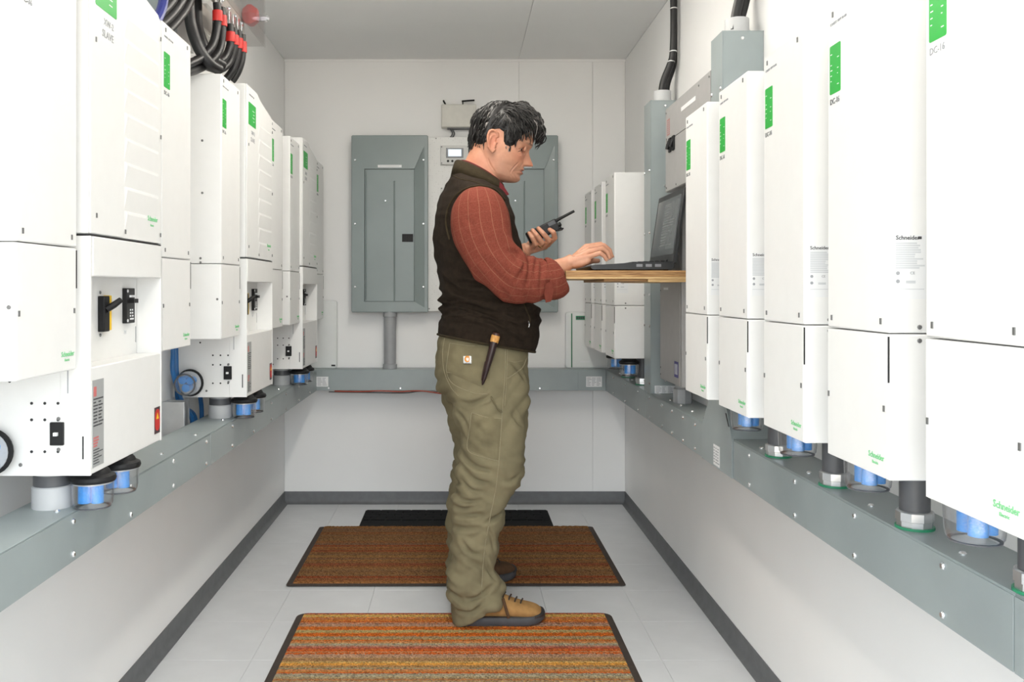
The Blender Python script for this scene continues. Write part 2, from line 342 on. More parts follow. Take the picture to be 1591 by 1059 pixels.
CW, CDp, CH, CS = 0.214, 0.220, 0.762, 0.2165
def make_controller():
    t = empty('charge_controller'); w = CW/2
    up = MB().box(-w, w, -CDp, 0, CS+0.0012, CH).build('upper_cover', WHITE, t, bevel=0.003)
    lo = MB().box(-w, w, -CDp+0.0015, 0, 0, CS-0.0004).build('wiring_box', WHITE, t, bevel=0.003)
    door = MB().box(-w+0.0008, w-0.004, -CDp, -CDp+0.0015, 0.002, CS-0.001).build('wiring_cover', WHITE, lo, bevel=0.0006)
    MB().box(w-0.0012, w+0.0003, -CDp-0.0002, -CDp+0.002, CS-0.072, CS-0.004).build('hinge_slot', DARK, lo)
    for x, z in ((-w+0.018, CS+0.018), (w-0.022, CS+0.018), (-w+0.022, CH-0.016), (w-0.03, CH-0.014)): put('screw', SLOT, up, (x, -CDp, z))
    for x, z in ((-w+0.006, 0.105), (w-0.012, 0.105)): put('screw', SLOT, door, (x, -CDp, z))
    bd = MB().prism(rounded(-w+0.010, -w+0.052, CH-0.150, CH-0.068, 0.003, 3), 'y', -CDp-0.0006, -CDp).build('badge', GREEN, up)
    m = MB(); rng = random.Random(5)
    for i in range(7):
        for x in (-w+0.014, -w+0.040):
            if rng.random() < 0.75: m.box(x, x+rng.uniform(0.003, 0.007), -CDp-0.0009, -CDp-0.0006, CH-0.082-i*0.009, CH-0.0835-i*0.009)
    m.build('print', STICK, bd)
    lettering('CONEXT  MPPT 80 600', 0.0062, PRINTM, up, (-w+0.012, -CDp-0.0004, CH-0.032))
    lettering('Schneider', 0.0125, GREEND, door, (w-0.062, -CDp-0.0004, 0.030), bold=0.0001)
    lettering('Electric', 0.0065, GREEND, door, (w-0.050, -CDp-0.0004, 0.020))
    # right hand flank
    side_label(up, w, -CDp+0.010, -CDp+0.056, 0.268, 0.362)
    for y, z, p in ((-CDp+0.046, CS+0.010, up), (-CDp+0.046, CS-0.010, lo), (-0.060, 0.50, up), (-0.05, 0.06, lo), (-0.025, 0.06, lo), (-0.05, 0.66, up), (-0.03, 0.38, up)): put('screw', SCRX, p, (w, y, z))
    # left hand flank
    for y, z, p in ((-0.16, CS+0.016, up), (-0.16, CS+0.004, up), (-0.125, 0.165, lo), (-0.125, 0.07, lo), (-CDp+0.012, 0.115, lo), (-0.165, 0.42, up), (-0.165, 0.57, up), (-0.12, CH-0.006, up)): put('screw', SCRXN, p, (-w, y, z))
    return t
ctrl = make_controller(); ctrl_used = [False]
def controller(x, y, z, rz, label, group, mark):
    o = copy_tree(ctrl) if ctrl_used[0] else ctrl; ctrl_used[0] = True
    o.location = (x, y, z); o.rotation_euler = (0, 0, rz)
    up = [c for c in o.children if c.name.startswith('upper_cover')][0]; lettering(mark, 0.0135, PRINTM, up, (-CW/2+0.011, -CDp-0.0004, CH-0.163))
    return tag(o, label, 'charge controller', group)
ZR, ZLc = 0.8185, 0.958
GR = 'white charge controllers along the right wall'; GL = 'white charge controllers along the left wall'
for k, (y, lab) in enumerate(((1.087, 'white charge controller at the right edge of the picture, nearest the camera'),
               (1.405, 'second nearest white charge controller on the right wall, badge at top edge'),
               (1.723, 'third nearest white charge controller on the right wall'),
               (2.041, 'fourth nearest white charge controller on the right wall, beneath the tall grey duct'),
               (2.357, 'fifth nearest white charge controller on right wall, beside the laptop'),
               (3.712, 'white charge controller behind the laptop, its broad side facing the camera'),
               (4.032, 'narrow white charge controller, middle of the far three right of the man'),
               (4.345, 'farthest white charge controller on right wall, next to the back wall'))):
    controller(XR, y, ZR, -PI/2, lab, GR, 'DC-%d' % (16-k))
for k, (y, lab) in enumerate(((1.469, 'white charge controller at the left edge of the picture, nearest the camera'),
               (2.135, 'white charge controller on left wall under the black cable loops'),
               (2.637, 'white charge controller on left wall directly before the second louvred inverter'),
               (3.295, 'white charge controller on left wall just past the second louvred inverter'),
               (3.656, 'white charge controller on left wall just before the farthest louvred inverter'),
               (4.31, 'farthest white charge controller on left wall, beside the back wall'))):
    controller(XL, y, ZLc, PI/2, lab, GL, 'DC-%d' % (k+3))

IW, ID, IH = 0.384, 0.232, 0.549
def make_inverter():
    t = empty('inverter'); w = IW/2; s = -w+0.155; c = 0.03
    # body with stepped right hand shoulder
    b = MB().prism([(-w, 0), (w, 0), (w, IH-0.05), (w-0.02, IH-0.036), (s+0.03, IH-0.012), (s, IH), (-w, IH)], 'y', -ID+0.004, 0).build('case', WHITE, t, bevel=0.003)
    p = MB().box(-w, s, -ID, -ID+0.004, 0.001, IH-0.001).build('front_panel', WHITE, t, bevel=0.002)
    g = MB().prism([(s+0.001, 0.001), (w-0.001, 0.001), (w-0.001, IH-0.051), (w-0.02, IH-0.038), (s+0.03, IH-0.013), (s+0.001, IH-0.001)], 'y', -ID+0.0015, -ID+0.004).build('louvred_panel', WHITE, t, bevel=0.001)
    for i in range(9):
        z = 0.050+i*0.0495; x1 = w-0.014 if i else w-0.09; x0 = s+0.010; F = -ID+0.0015
        m = MB(); m.add([(x0, F, z+0.006), (x1, F, z+0.006), (x0, F, z-0.040), (x1, F, z-0.040), (x0+0.012, F-0.0026, z-0.0005), (x1-0.012, F-0.0026, z-0.0005), (x0+0.010, F-0.0015, z+0.005), (x1-0.010, F-0.0015, z+0.005)],
            [(2, 3, 5, 4), (4, 5, 7, 6), (6, 7, 1, 0), (2, 4, 6, 0), (3, 1, 7, 5), (0, 1, 3, 2)]); m.build('louvre', WHITE, g, smooth=False)
    bd = MB().prism(rounded(-w+0.022, -w+0.122, IH-0.124, IH-0.052, 0.004, 3), 'y', -ID-0.0006, -ID).build('badge', GREEN, p)
    m = MB(); rng = random.Random(9)
    for i in range(4): m.box(-w+0.074+0.01*(i % 2), -w+0.10, -ID-0.0009, -ID-0.0006, IH-0.072-i*0.011, IH-0.074-i*0.011)
    m.build('print', STICK, bd)
    lettering('XW-2', 0.018, PRINTM, p, (-w+0.060, -ID-0.0004, IH-0.145)); lettering('SLAVE', 0.020, PRINTM, p, (-w+0.052, -ID-0.0004, IH-0.168))
    lettering('CONEXT XW+ 6848', 0.0075, PRINTM, p, (-w+0.03, -ID-0.0004, IH-0.028))
    lettering('Schneider', 0.0155, GREEND, g, (w-0.086, -ID+0.0011, 0.052), bold=0.0001); lettering('Electric', 0.007, GREEND, g, (w-0.07, -ID+0.0011, 0.038))
    for x, z, q in ((-w+0.024, 0.36, p), (-w+0.026, 0.035, p), (s+0.012, 0.014, g), (w-0.010, 0.02, g), (w-0.008, 0.24, g), (w-0.008, 0.46, g)): put('screw', SLOT, q, (x, -ID, z))
    for y, z in ((-0.17, 0.10), (-0.17, 0.32), (-0.17, 0.48)): put('screw', SCRXN, b, (-w, y, z))
    return t

PW, PD, PH = 0.384, 0.232, 0.440
def make_breaker_panel():
    t = empty('breaker_panel'); w = PW/2; r0, r1, dp = 0.1965, 0.364, 0.055
    bk = MB().box(-w, w, -PD+dp, 0, 0, PH).build('back_box', WHITE, t)
    hd = MB().box(-w+0.012, w-0.002, -PD, -PD+dp, r1, PH-0.003).build('header', WHITE, t, bevel=0.002)
    MB().box(-w, w, -PD+0.002, -PD+dp, PH-0.003, PH).build('top_seam', DARK, t)
    sl = MB().box(-w, -w+0.006, -PD, -PD+dp, 0, PH-0.003).build('side_plate', WHITE, t, bevel=0.001)
    sr = MB().box(w-0.006, w, -PD, -PD+dp, 0, PH-0.003).build('side_plate', WHITE, t, bevel=0.001)
    dr = MB().box(-w+0.006, w-0.006, -PD+0.001, -PD+dp, 0.001, r0).build('door', WHITE, t, bevel=0.002)
    MB().box(-w-0.0006, -w, -PD+0.012, -PD+0.015, 0.030, 0.072).build('hinge_slot', DARK, sl)
    MB().box(-w-0.0006, -w, -PD+0.040, -PD+0.042, 0.150, 0.195).build('hinge_slot', PRINTM, bk)
    MB().box(w-0.013, w-0.011, -PD+dp-0.001, -PD+dp+0.002, r0+0.025, r0+0.060).build('slot', PRINTM, bk)
    y = -PD+dp
    # main disconnect with yellow guard
    x = -0.011; z = 0.290
    ds = MB().box(x-0.016, x+0.012, y-0.014, y, z-0.036, z+0.036).build('disconnect_switch', BLACK, t, bevel=0.002)
    MB().box(x+0.012, x+0.024, y-0.013, y, z-0.034, z+0.037).build('guard', YELLOW, ds, bevel=0.001)
    MB().tube([(x-0.004, y-0.012, z+0.008), (x+0.008, y-0.024, z+0.018), (x+0.018, y-0.034, z+0.028)], [0.007, 0.007, 0.006], 8).build('handle', BLACK, ds)
    for dz in (-0.043, 0.043): put('screw', SCR, bk, (x-0.004, y, z+dz))
    # row of small breakers
    x = 0.126; z = 0.306
    br = MB().box(x-0.024, x+0.024, y-0.010, y, z-0.040, z+0.036).build('breaker', BLACK, t, bevel=0.0015)
    for i in range(3): MB().box(x-0.008+i*0.009, x-0.001+i*0.009, y-0.020, y-0.010, z+0.004, z+0.013).build('toggle', BLACK, br)
    MB().box(x-0.009, x+0.020, y-0.014, y-0.010, z+0.016, z+0.021).build('tie_bar', STICK, br)
    m = MB(); print_rows(m, x-0.006, x+0.018, z-0.034, z-0.008, 4, y=-0.0004, seed=4, cols=2); m.build('print', STICK, br, loc=(0, y-0.010, 0))
    for dz in (-0.034, 0.030): put('screw', MB().lathe([(0.0035, 0), (0.0035, 0.001)], (0, 0, 0), (0, -1, 0), 8).mesh('screw', STICK), br, (x-0.019, y-0.010, z+dz))
    lettering('PV', 0.012, PRINTL, bk, (x-0.014, y-0.0004, z-0.060))
    # faint printed plate at the left of the recess
    MB().box(-0.160, -0.105, y-0.0006, y, 0.262, 0.322).build('printed_plate', PRINTL, bk)
    for dx, dz in ((-0.118, 0.345), (-0.165, 0.340), (-0.118, 0.245), (-0.165, 0.235)): put('screw', SCR, bk, (dx, y, dz))
    # warning label and red label on the door
    wl = MB().box(-w+0.010, -w+0.060, -PD, -PD+0.001, 0.012, 0.172).build('warning_label', STICKG, dr)
    m = MB(); print_rows(m, -w+0.013, -w+0.058, 0.085, 0.140, 9, y=-0.0005, seed=2, cols=2, fill=0.4); m.build('print', PRINT, wl, loc=(0, -PD, 0))
    m = MB(); print_rows(m, -w+0.013, -w+0.058, 0.016, 0.046, 6, y=-0.0005, seed=8, cols=1, fill=0.35); m.build('print', PRINT, wl, loc=(0, -PD, 0))
    RP = mat('faded_red_print', (0.55, 0.16, 0.15), 0.5)
    m = MB(); print_rows(m, -w+0.013, -w+0.040, 0.048, 0.068, 4, y=-0.0005, seed=6, fill=0.6); m.build('print', RP, wl, loc=(0, -PD, 0)); MB().box(-w+0.014, -w+0.026, -0.0005, 0, 0.142, 0.160).build('warning_mark', RP, wl, loc=(0, -PD, 0))
    rl = MB().box(w-0.046, w-0.012, -PD, -PD+0.001, 0.020, 0.078).build('caution_label', mat('dark_label', (0.06, 0.03, 0.035), 0.4), dr)
    MB().prism(rounded(w-0.044, w-0.014, 0.026, 0.074, 0.0145, 6), 'y', -PD-0.0005, -PD).build('red_panel', REDL, rl)
    MB().prism([(w-0.038, 0.052), (w-0.030, 0.066), (w-0.022, 0.052)], 'y', -PD-0.0009, -PD-0.0005).build('warning_triangle', YELLOW, rl)
    # left hand flank: knockouts, small breaker
    for y2 in (-PD+0.047, -PD+0.071, -PD+0.095):
        for z2 in (0.044, 0.102, 0.132): put('knockout', HOLE, bk, (-w, y2+0.012, z2))
    for y2, z2 in ((-PD+0.060, 0.192), (-PD+0.085, 0.192), (-0.085, 0.172)): put('knockout', HOLE, bk, (-w, y2, z2))
    fb = MB().box(-w-0.006, -w, -PD+0.047, -PD+0.072, 0.056, 0.098).build('flank_breaker', BLACK, bk, bevel=0.0015)
    MB().box(-w-0.012, -w-0.006, -PD+0.056, -PD+0.063, 0.074, 0.080).build('toggle', STICK, fb)
    put('screw', SCRXN, bk, (-w, -0.105, 0.020)); put('screw', SCRXN, bk, (-w, -PD+0.058, 0.104)); put('screw', SCRXN, bk, (-w, -PD+0.058, 0.048))
    return t
inv = make_inverter(); bpn = make_breaker_panel()
ZP = 0.7615
PY = (1.797, 2.973, 3.959)
words = ('nearest the camera', 'mid left wall', 'farthest from camera')
for k, y in enumerate(PY):
    i = inv if k == 0 else copy_tree(inv); i.location = (XL, y, ZP+PH+0.001); i.rotation_euler = (0, 0, PI/2)
    tag(i, 'white louvred inverter with large green badge, '+words[k], 'inverter', 'louvred inverters on the left wall')
    p = bpn if k == 0 else copy_tree(bpn); p.location = (XL, y, ZP); p.rotation_euler = (0, 0, PI/2)
    tag(p, 'white breaker panel with recessed switches under the inverter '+words[k], 'breaker panel', 'breaker panels on the left wall')

# ------------------------------------------------------------------ clear surge arrestors, conduits
def make_arrestor():
    """clear cup with a blue module, black screw collar at the top; local origin at the collar's mounting face, hangs along -z"""
    t = empty('surge_arrestor')
    c = MB().lathe([(0.026, 0), (0.030, -0.004), (0.033, -0.010), (0.041, -0.014), (0.043, -0.020), (0.041, -0.025)], n=28).build('collar', BLACK, t)
    MB().lathe([(0.0365, -0.0285), (0.0365, -0.0262)], n=28).build('inner_plate', PVCL, t)
    MB().lathe([(0.0385, -0.024), (0.0375, -0.055), (0.036, -0.068), (0.032, -0.0735), (0.029, -0.0745), (0.0005, -0.0745)], n=28, cap=False).build('clear_cup', CLEAR, t)
    MB().lathe([(0.029, -0.0745), (0.033, -0.0745), (0.0335, -0.0725), (0.029, -0.0725)], n=28, cap=False).build('base_ring', DPVC, t)
    for dx, dy, r in ((-0.010, -0.012, 0.0125), (0.013, -0.010, 0.0115), (0.0, 0.012, 0.0125)):
        MB().cyl((dx, dy, -0.024), (dx, dy, -0.064), r, n=14).build('blue_module', BLUE, t)
    return t
arr = make_arrestor(); arr_used = [False]
def arrestor(loc, rot, label, group):
    o = copy_tree(arr) if arr_used[0] else arr; arr_used[0] = True
    o.location = loc; o.rotation_euler = rot; return tag(o, label, 'surge arrestor', group)
GA = 'clear surge arrestors with blue modules'
for k, y in enumerate(PY):
    near = y-PW/2; w = words[k]
    arrestor((-0.700, near+0.075, ZP), (0, 0, 0), 'nearer clear blue-filled arrestor cup under the breaker panel '+w, GA)
    arrestor((-0.700, near+0.205, ZP), (0, 0, 0), 'farther clear blue-filled arrestor cup under the breaker panel '+w, GA)
    if k < 2:
        arrestor((-0.846, near, 0.809), (-PI/2, 0, 0), 'clear round arrestor on the flank of the breaker panel '+w, GA)
    t = tag(empty('conduit', (-0.779, near+0.080, 0.687)), 'grey plastic conduit stub between the duct and breaker panel '+w, 'conduit', 'conduit stubs under the breaker panels')
    MB().lathe([(0.037, 0), (0.037, 0.040), (0.035, 0.042)], n=28).build('coupling', PVCL, t)
    MB().lathe([(0.034, 0.042), (0.034, 0.062)], n=28).build('collar', DPVC, t)
    MB().lathe([(0.031, 0.062), (0.031, ZP-0.687)], n=28).build('pipe', PVCL, t)
ordn = ('nearest the camera', 'second nearest on the right wall', 'third nearest on the right wall', 'fourth nearest on the right wall', 'under the controller beside the laptop')
for k, y in enumerate((1.087, 1.405, 1.723, 2.041)):
    far = y+CW/2
    arrestor((0.690, far+(-0.012, -0.020, -0.026, -0.026)[k], ZR+0.020), (0, 0, 0.4), 'clear blue-filled arrestor cup under the white controller '+ordn[k], GA)
for y, s in ((3.712, 'nearer'), (4.032, 'farther')):
    arrestor((0.700, y-0.06, ZR), (0, 0, 0), 'clear blue-filled arrestor cup in the right back corner, '+s+' one', GA)
def gland(x, y, z0, z1, label, group, r=0.027):
    t = tag(empty('conduit', (x, y, z0)), label, 'conduit', group)
    MB().lathe([(r+0.004, 0), (r+0.004, 0.004)], n=28).build('sealing_ring', mat('green_ring', (0.03, 0.28, 0.14), 0.4), t)
    MB().lathe([(r+0.001, 0.004), (r+0.001, 0.013), (r+0.003, 0.014), (r+0.003, 0.028), (r+0.0005, 0.030)], n=10).build('nut', ZINC, t)
    MB().lathe([(r-0.003, 0.030), (r-0.003, z1-z0)], n=28).build('pipe', DPVC, t)
for k, y in enumerate((1.087, 1.405, 1.723, 2.041)):
    gland(0.765, y+CW/2-0.028, 0.700, ZR, 'dark conduit with bright nut under the white controller '+ordn[k], 'conduits under the right controllers')
for y, s in ((3.712, 'nearer'), (4.032, 'farther')):
    gland(0.77, y+0.01, 0.700, ZR, 'conduit with bright nut in the right back corner, '+s+' one', 'conduits under the right controllers')
# ------------------------------------------------------------------ wiring duct round the room
BSCR = MB().lathe([(0.006, 0), (0.006, 0.0015), (0.004, 0.004)], (0, 0, 0), (1, 0, 0), 8).mesh('screw', SCREWB)
ZB, ZT = 0.594, 0.700
def duct_run(name, label, x0, x1, ys, zt, front, scr, skip=None):
    t = tag(empty(name, ((x0+x1)/2, ys[0], ZB)), label, 'wiring duct'); t0 = Vector(t.location)
    for a, b in zip(ys[:-1], ys[1:]):
        if a == skip: continue
        m = MB(); f = front*0.0015
        m.box(x0-t0.x, x1-t0.x, a-t0.y+0.0006, b-t0.y-0.0006, 0.001, zt-ZB-0.0015); m.build('trough', STEEL, t, bevel=0.0015)
        xf = (x1 if front > 0 else x0)-t0.x
        c = MB().box(xf, xf+f, a-t0.y+0.001, b-t0.y-0.001, 0.0, zt-ZB-0.004).build('cover', STEEL, t, bevel=0.0006)
        m = MB().box(x0-t0.x, x1-t0.x+(0 if front < 0 else f), a-t0.y+0.001, b-t0.y-0.001, zt-ZB-0.0015, zt-ZB); m.build('lid', STEEL, t, bevel=0.0006)
    for y in scr:
        for z in (0.014, zt-ZB-0.018): put('screw', BSCR, t, (xf+f, y-t0.y, z), (0, 0, 0 if front > 0 else PI))
        put('screw', BSCR, t, (xf-front*0.028, y-t0.y, zt-ZB), (0, -PI/2, 0))
    return t
duct_run('wiring_duct', 'grey steel wiring duct along the left wall under the breaker panels', -0.836, -0.723, [0.2, 1.05, 2.55, 4.43], 0.687, 1, [1.356+0.2865*i for i in range(11)])
rd = duct_run('wiring_duct', 'grey steel wiring duct along the right wall under the controllers', 0.733, XR, [0.2, 1.165, 2.363, 2.657, 3.48, 4.43], ZT, -1, [1.04, 1.335, 1.633, 1.924, 2.227, 2.74, 2.89, 3.04, 3.19, 3.40, 3.62, 3.9, 4.2], skip=2.363)
bd = tag(empty('wiring_duct', (0, 4.485, ZB)), 'grey steel wiring duct across the back wall', 'wiring duct')
MB().box(XL, XR-0.117, -0.055, 0.055, 0.0, ZT-ZB).build('trough', STEEL, bd, bevel=0.0015)
for a, b in ((XL+0.002, -0.70), (-0.697, 0.59), (0.593, 0.731)):
    MB().box(a, b, -0.0565, -0.055, 0.001, ZT-ZB-0.002).build('cover', STEEL, bd, bevel=0.0006)
for x in (-0.66, -0.30, 0.05, 0.40): put('screw', BSCR, bd, (x, -0.0565, 0.012), (0, 0, -PI/2))
def sticker(parent, loc, rot, w, h, seed=1, name='sticker'):
    s = MB().box(-w/2, w/2, -0.0005, 0, -h/2, h/2).build(name, STICK, parent, loc, rot)
    m = MB(); print_rows(m, -w/2+w*0.06, w/2-w*0.04, -h/2+h*0.08, h/2-h*0.08, 6, y=-0.0004, seed=seed, cols=3, fill=0.35); m.build('print', PRINTM, s, (0, -0.0005, 0))
    return s
sticker(bd, (-0.705, -0.057, 0.045), (0, 0, 0), 0.085, 0.050, 3); sticker(bd, (0.672, -0.057, 0.045), (0, 0, 0), 0.080, 0.052, 5)
MB().box(-0.62, -0.012, -0.03, -0.027, -0.004, 0).build('clip_strip', STEEL, bd)

# bracing struts behind the left duct
for y, k in ((2.70, 'before the middle breaker panel'), (3.70, 'before the farthest breaker panel')):
    t = tag(empty('strut_channel', (XL, y, 0.60)), 'short zinc strut channel on the left wall '+k, 'strut', 'strut channels behind the left duct')
    m = MB(); D = 0.068
    for q in (-0.026, 0.022): m.box(0, D, q, q+0.004, 0, 0.16)
    m.build('flange', ZINC, t, bevel=0.001); MB().box(0, 0.003, -0.022, 0.022, 0, 0.16).build('web', ZINC, t)
    for q in (-0.022, 0.014): MB().box(D-0.008, D, q, q+0.008, 0.0, 0.16).build('lip', ZINC, t)

# tee fitting and the two upright ducts on the right wall
t = tag(empty('duct_tee', (0.732, 2.51, ZB)), 'grey flared duct tee with white sticker under the fifth controller', 'duct tee')
MB().prism([(-0.147, 0), (0.147, 0), (0.147, 0.098), (0.056, 0.210), (-0.056, 0.210), (-0.100, 0.175), (-0.147, 0.098)], 'x', -0.0035, -0.0015).build('face_plate', STEEL, t, bevel=0.0006)
MB().prism([(-0.145, 0.001), (0.145, 0.001), (0.145, 0.100), (0.054, 0.204), (-0.054, 0.204), (-0.145, 0.100)], 'x', -0.0015, 0.116).build('body', STEEL, t)
MB().prism([(-0.125, 0.135), (-0.098, 0.168), (-0.088, 0.168), (-0.115, 0.135)], 'x', -0.0042, -0.0035).build('slot', DARK, t)
sticker(t, (-0.0036, -0.005, 0.035), (0, 0, -PI/2), 0.060, 0.058, 7)
def upright(y0, y1, z0, z1, label):
    t = tag(empty('upright_duct', (0.79, (y0+y1)/2, z0)), label, 'wiring duct', 'upright ducts on the right wall')
    h = z1-z0; d = (y1-y0)/2
    MB().box(-0.055, 0.060, -d, d, 0, h).build('body', STEEL, t, bevel=0.002)
    MB().box(-0.057, -0.055, -d-0.001, d+0.001, 0.0, h+0.001).build('front_cover', STEEL, t, bevel=0.0005)
    MB().box(-0.055, 0.060, -d-0.001, d+0.001, h-0.002, h+0.001).build('cap', STEEL, t, bevel=0.0005)
    for z in (0.05, 0.30, 0.55, 0.80, h-0.02): put('screw', BSCR, t, (0.0, -d, z), (0, 0, -PI/2))
    for z in (0.04, 0.26, 0.38, 0.62, 0.86):
        for q in (-d+0.01, d-0.01): put('screw', BSCR, t, (-0.057, q, z), (0, 0, PI))
    return t
u1 = upright(3.397, 3.51, ZT, 1.829, 'tall grey upright duct behind the laptop')
sticker(u1, (-0.002, -0.0575, 0.016), (0, 0, 0), 0.078, 0.030, 9)
u2 = upright(2.468, 2.576, ZT+0.106, 1.824, 'tall grey upright duct rising above the near right controllers')
CBW = mat('white_cable_tie', (0.7, 0.7, 0.7), 0.4)
for (y, z, nm, paths) in ((3.45, 1.830, 'far', [[(0.785, 3.44, 1.80), (0.79, 3.44, 1.90), (0.815, 3.42, 1.975), (0.823, 3.41, 2.02), (0.826, 3.41, 2.16), (0.822, 3.41, 2.32)], [(0.808, 3.47, 1.80), (0.812, 3.47, 1.90), (0.832, 3.46, 1.97), (0.838, 3.46, 2.02), (0.84, 3.46, 2.16), (0.838, 3.46, 2.32)]]),
                          (2.517, 1.825, 'near', [[(0.775, 2.50, 1.80), (0.780, 2.50, 1.87), (0.797, 2.49, 1.96), (0.81, 2.48, 2.06), (0.815, 2.48, 2.32)], [(0.800, 2.54, 1.80), (0.806, 2.54, 1.87), (0.825, 2.54, 1.95), (0.837, 2.53, 2.06), (0.838, 2.53, 2.32)]])):
    w = 'behind the laptop' if nm == 'far' else 'above the near right controllers'
    t = tag(empty('conduit', (0.79, y, z)), 'light grey conduit collar on the upright duct '+w, 'conduit', 'collars on the upright ducts')
    MB().lathe([(0.040, 0), (0.040, 0.008), (0.034, 0.010), (0.034, 0.045), (0.030, 0.045), (0.030, 0.01)], n=28, cap=False).build('collar', PVCL, t)
    for q, p in enumerate(paths):
        c = tag(empty('power_cable', p[0]), 'thick black cable rising from the duct '+w+', '+('left' if q == 0 else 'right')+' of the pair', 'cable', 'black cables on the right wall')
        MB().tube([Vector(v)-Vector(p[0]) for v in catmull(p, 6)], 0.0135, 12).build('jacket', CABLE, c)
        if q == 0:
            for f in (2.2, 3.1, 4.2):
                if f < len(p)-1:
                    C = catmull(p, 6)[int(f*6)]-Vector(p[0]); MB().lathe([(0.0142, -0.002), (0.0152, -0.002), (0.0152, 0.002), (0.0142, 0.002)], C, (0, 0.1, 1), 16, cap=False).build('cable_tie', CBW, c)

# warm grey enclosures behind the laptop
t = tag(empty('switch_enclosure', (XR, 2.912, 1.452)), 'warm grey switch enclosure with two black toggles above the laptop', 'enclosure')
MB().box(-0.102, 0, -0.287, 0.287, 0, 0.302).build('body', BEIGE, t, bevel=0.002)
c1 = MB().box(-0.105, -0.102, -0.286, 0.286, 0.182, 0.301).build('upper_cover', BEIGE, t, bevel=0.0008)
c2 = MB().box(-0.105, -0.102, -0.286, 0.286, 0.002, 0.180).build('lower_cover', BEIGE, t, bevel=0.0008)
for y, z in ((0.21, 0.165), (0.16, 0.165)):
    s = MB().box(-0.111, -0.105, y-0.014, y+0.014, z-0.03, z+0.02).build('switch', BLACK, c2, bevel=0.001)
    MB().tube([(-0.108, y, z+0.006), (-0.114, y, z-0.004), (-0.118, y, z-0.020)], [0.008, 0.007, 0.006], 8).build('toggle', BLACK, s)
MB().box(-0.1056, -0.105, -0.12, 0.06, 0.248, 0.262).build('name_strip', STICK, c1)
pk = MB().box(-0.1056, -0.105, 0.222, 0.262, 0.200, 0.258).build('warning_label', mat('faded_pink_label', (0.42, 0.20, 0.18), 0.5), c1)
m = MB()
for i in range(7): m.box(-0.106, -0.1056, 0.226, 0.256, 0.206+i*0.007, 0.209+i*0.007)
m.build('print', STICKG, pk)
for y, z in ((0.275, 0.285), (-0.275, 0.285), (-0.16, 0.285), (0.27, 0.19), (0.27, 0.015), (0.13, 0.012)): put('screw', SCRXN, c1 if z > 0.185 else c2, (-0.105, y, z))
t = tag(empty('switch_enclosure', (XR, 3.137, 0.768)), 'warm grey slim enclosure with purple square under the plywood shelf', 'enclosure')
MB().box(-0.101, 0, -0.153, 0.153, 0, 0.665).build('body', BEIGE, t, bevel=0.004)
c = MB().box(-0.105, -0.101, -0.145, 0.149, 0.004, 0.660).build('front_cover', BEIGE, t, bevel=0.002)
pq = MB().box(-0.1056, -0.105, -0.125, -0.070, 0.030, 0.085).build('purple_label', mat('purple_label', (0.05, 0.04, 0.22), 0.45), c)
m = MB()
for i in range(3): m.box(-0.106, -0.1056, -0.115+i*0.014, -0.107+i*0.014, 0.04, 0.076)
m.build('print', PRINTL, pq)
MB().box(-0.1056, -0.105, 0.02, 0.09, 0.332, 0.340).build('name_strip', STICK, c)
for y in (0.138,):
    for z in (0.02, 0.045, 0.33): put('screw', SCRXN, c, (-0.105, y, z))
t = tag(empty('conduit', (0.790, 3.13, ZT)), 'grey conduit fitting beneath the slim grey enclosure', 'conduit')
MB().lathe([(0.034, 0), (0.034, 0.050), (0.030, 0.052)], n=8).build('nut', PVC, t); MB().lathe([(0.027, 0.052), (0.027, 0.068)], n=24).build('pipe', PVC, t)

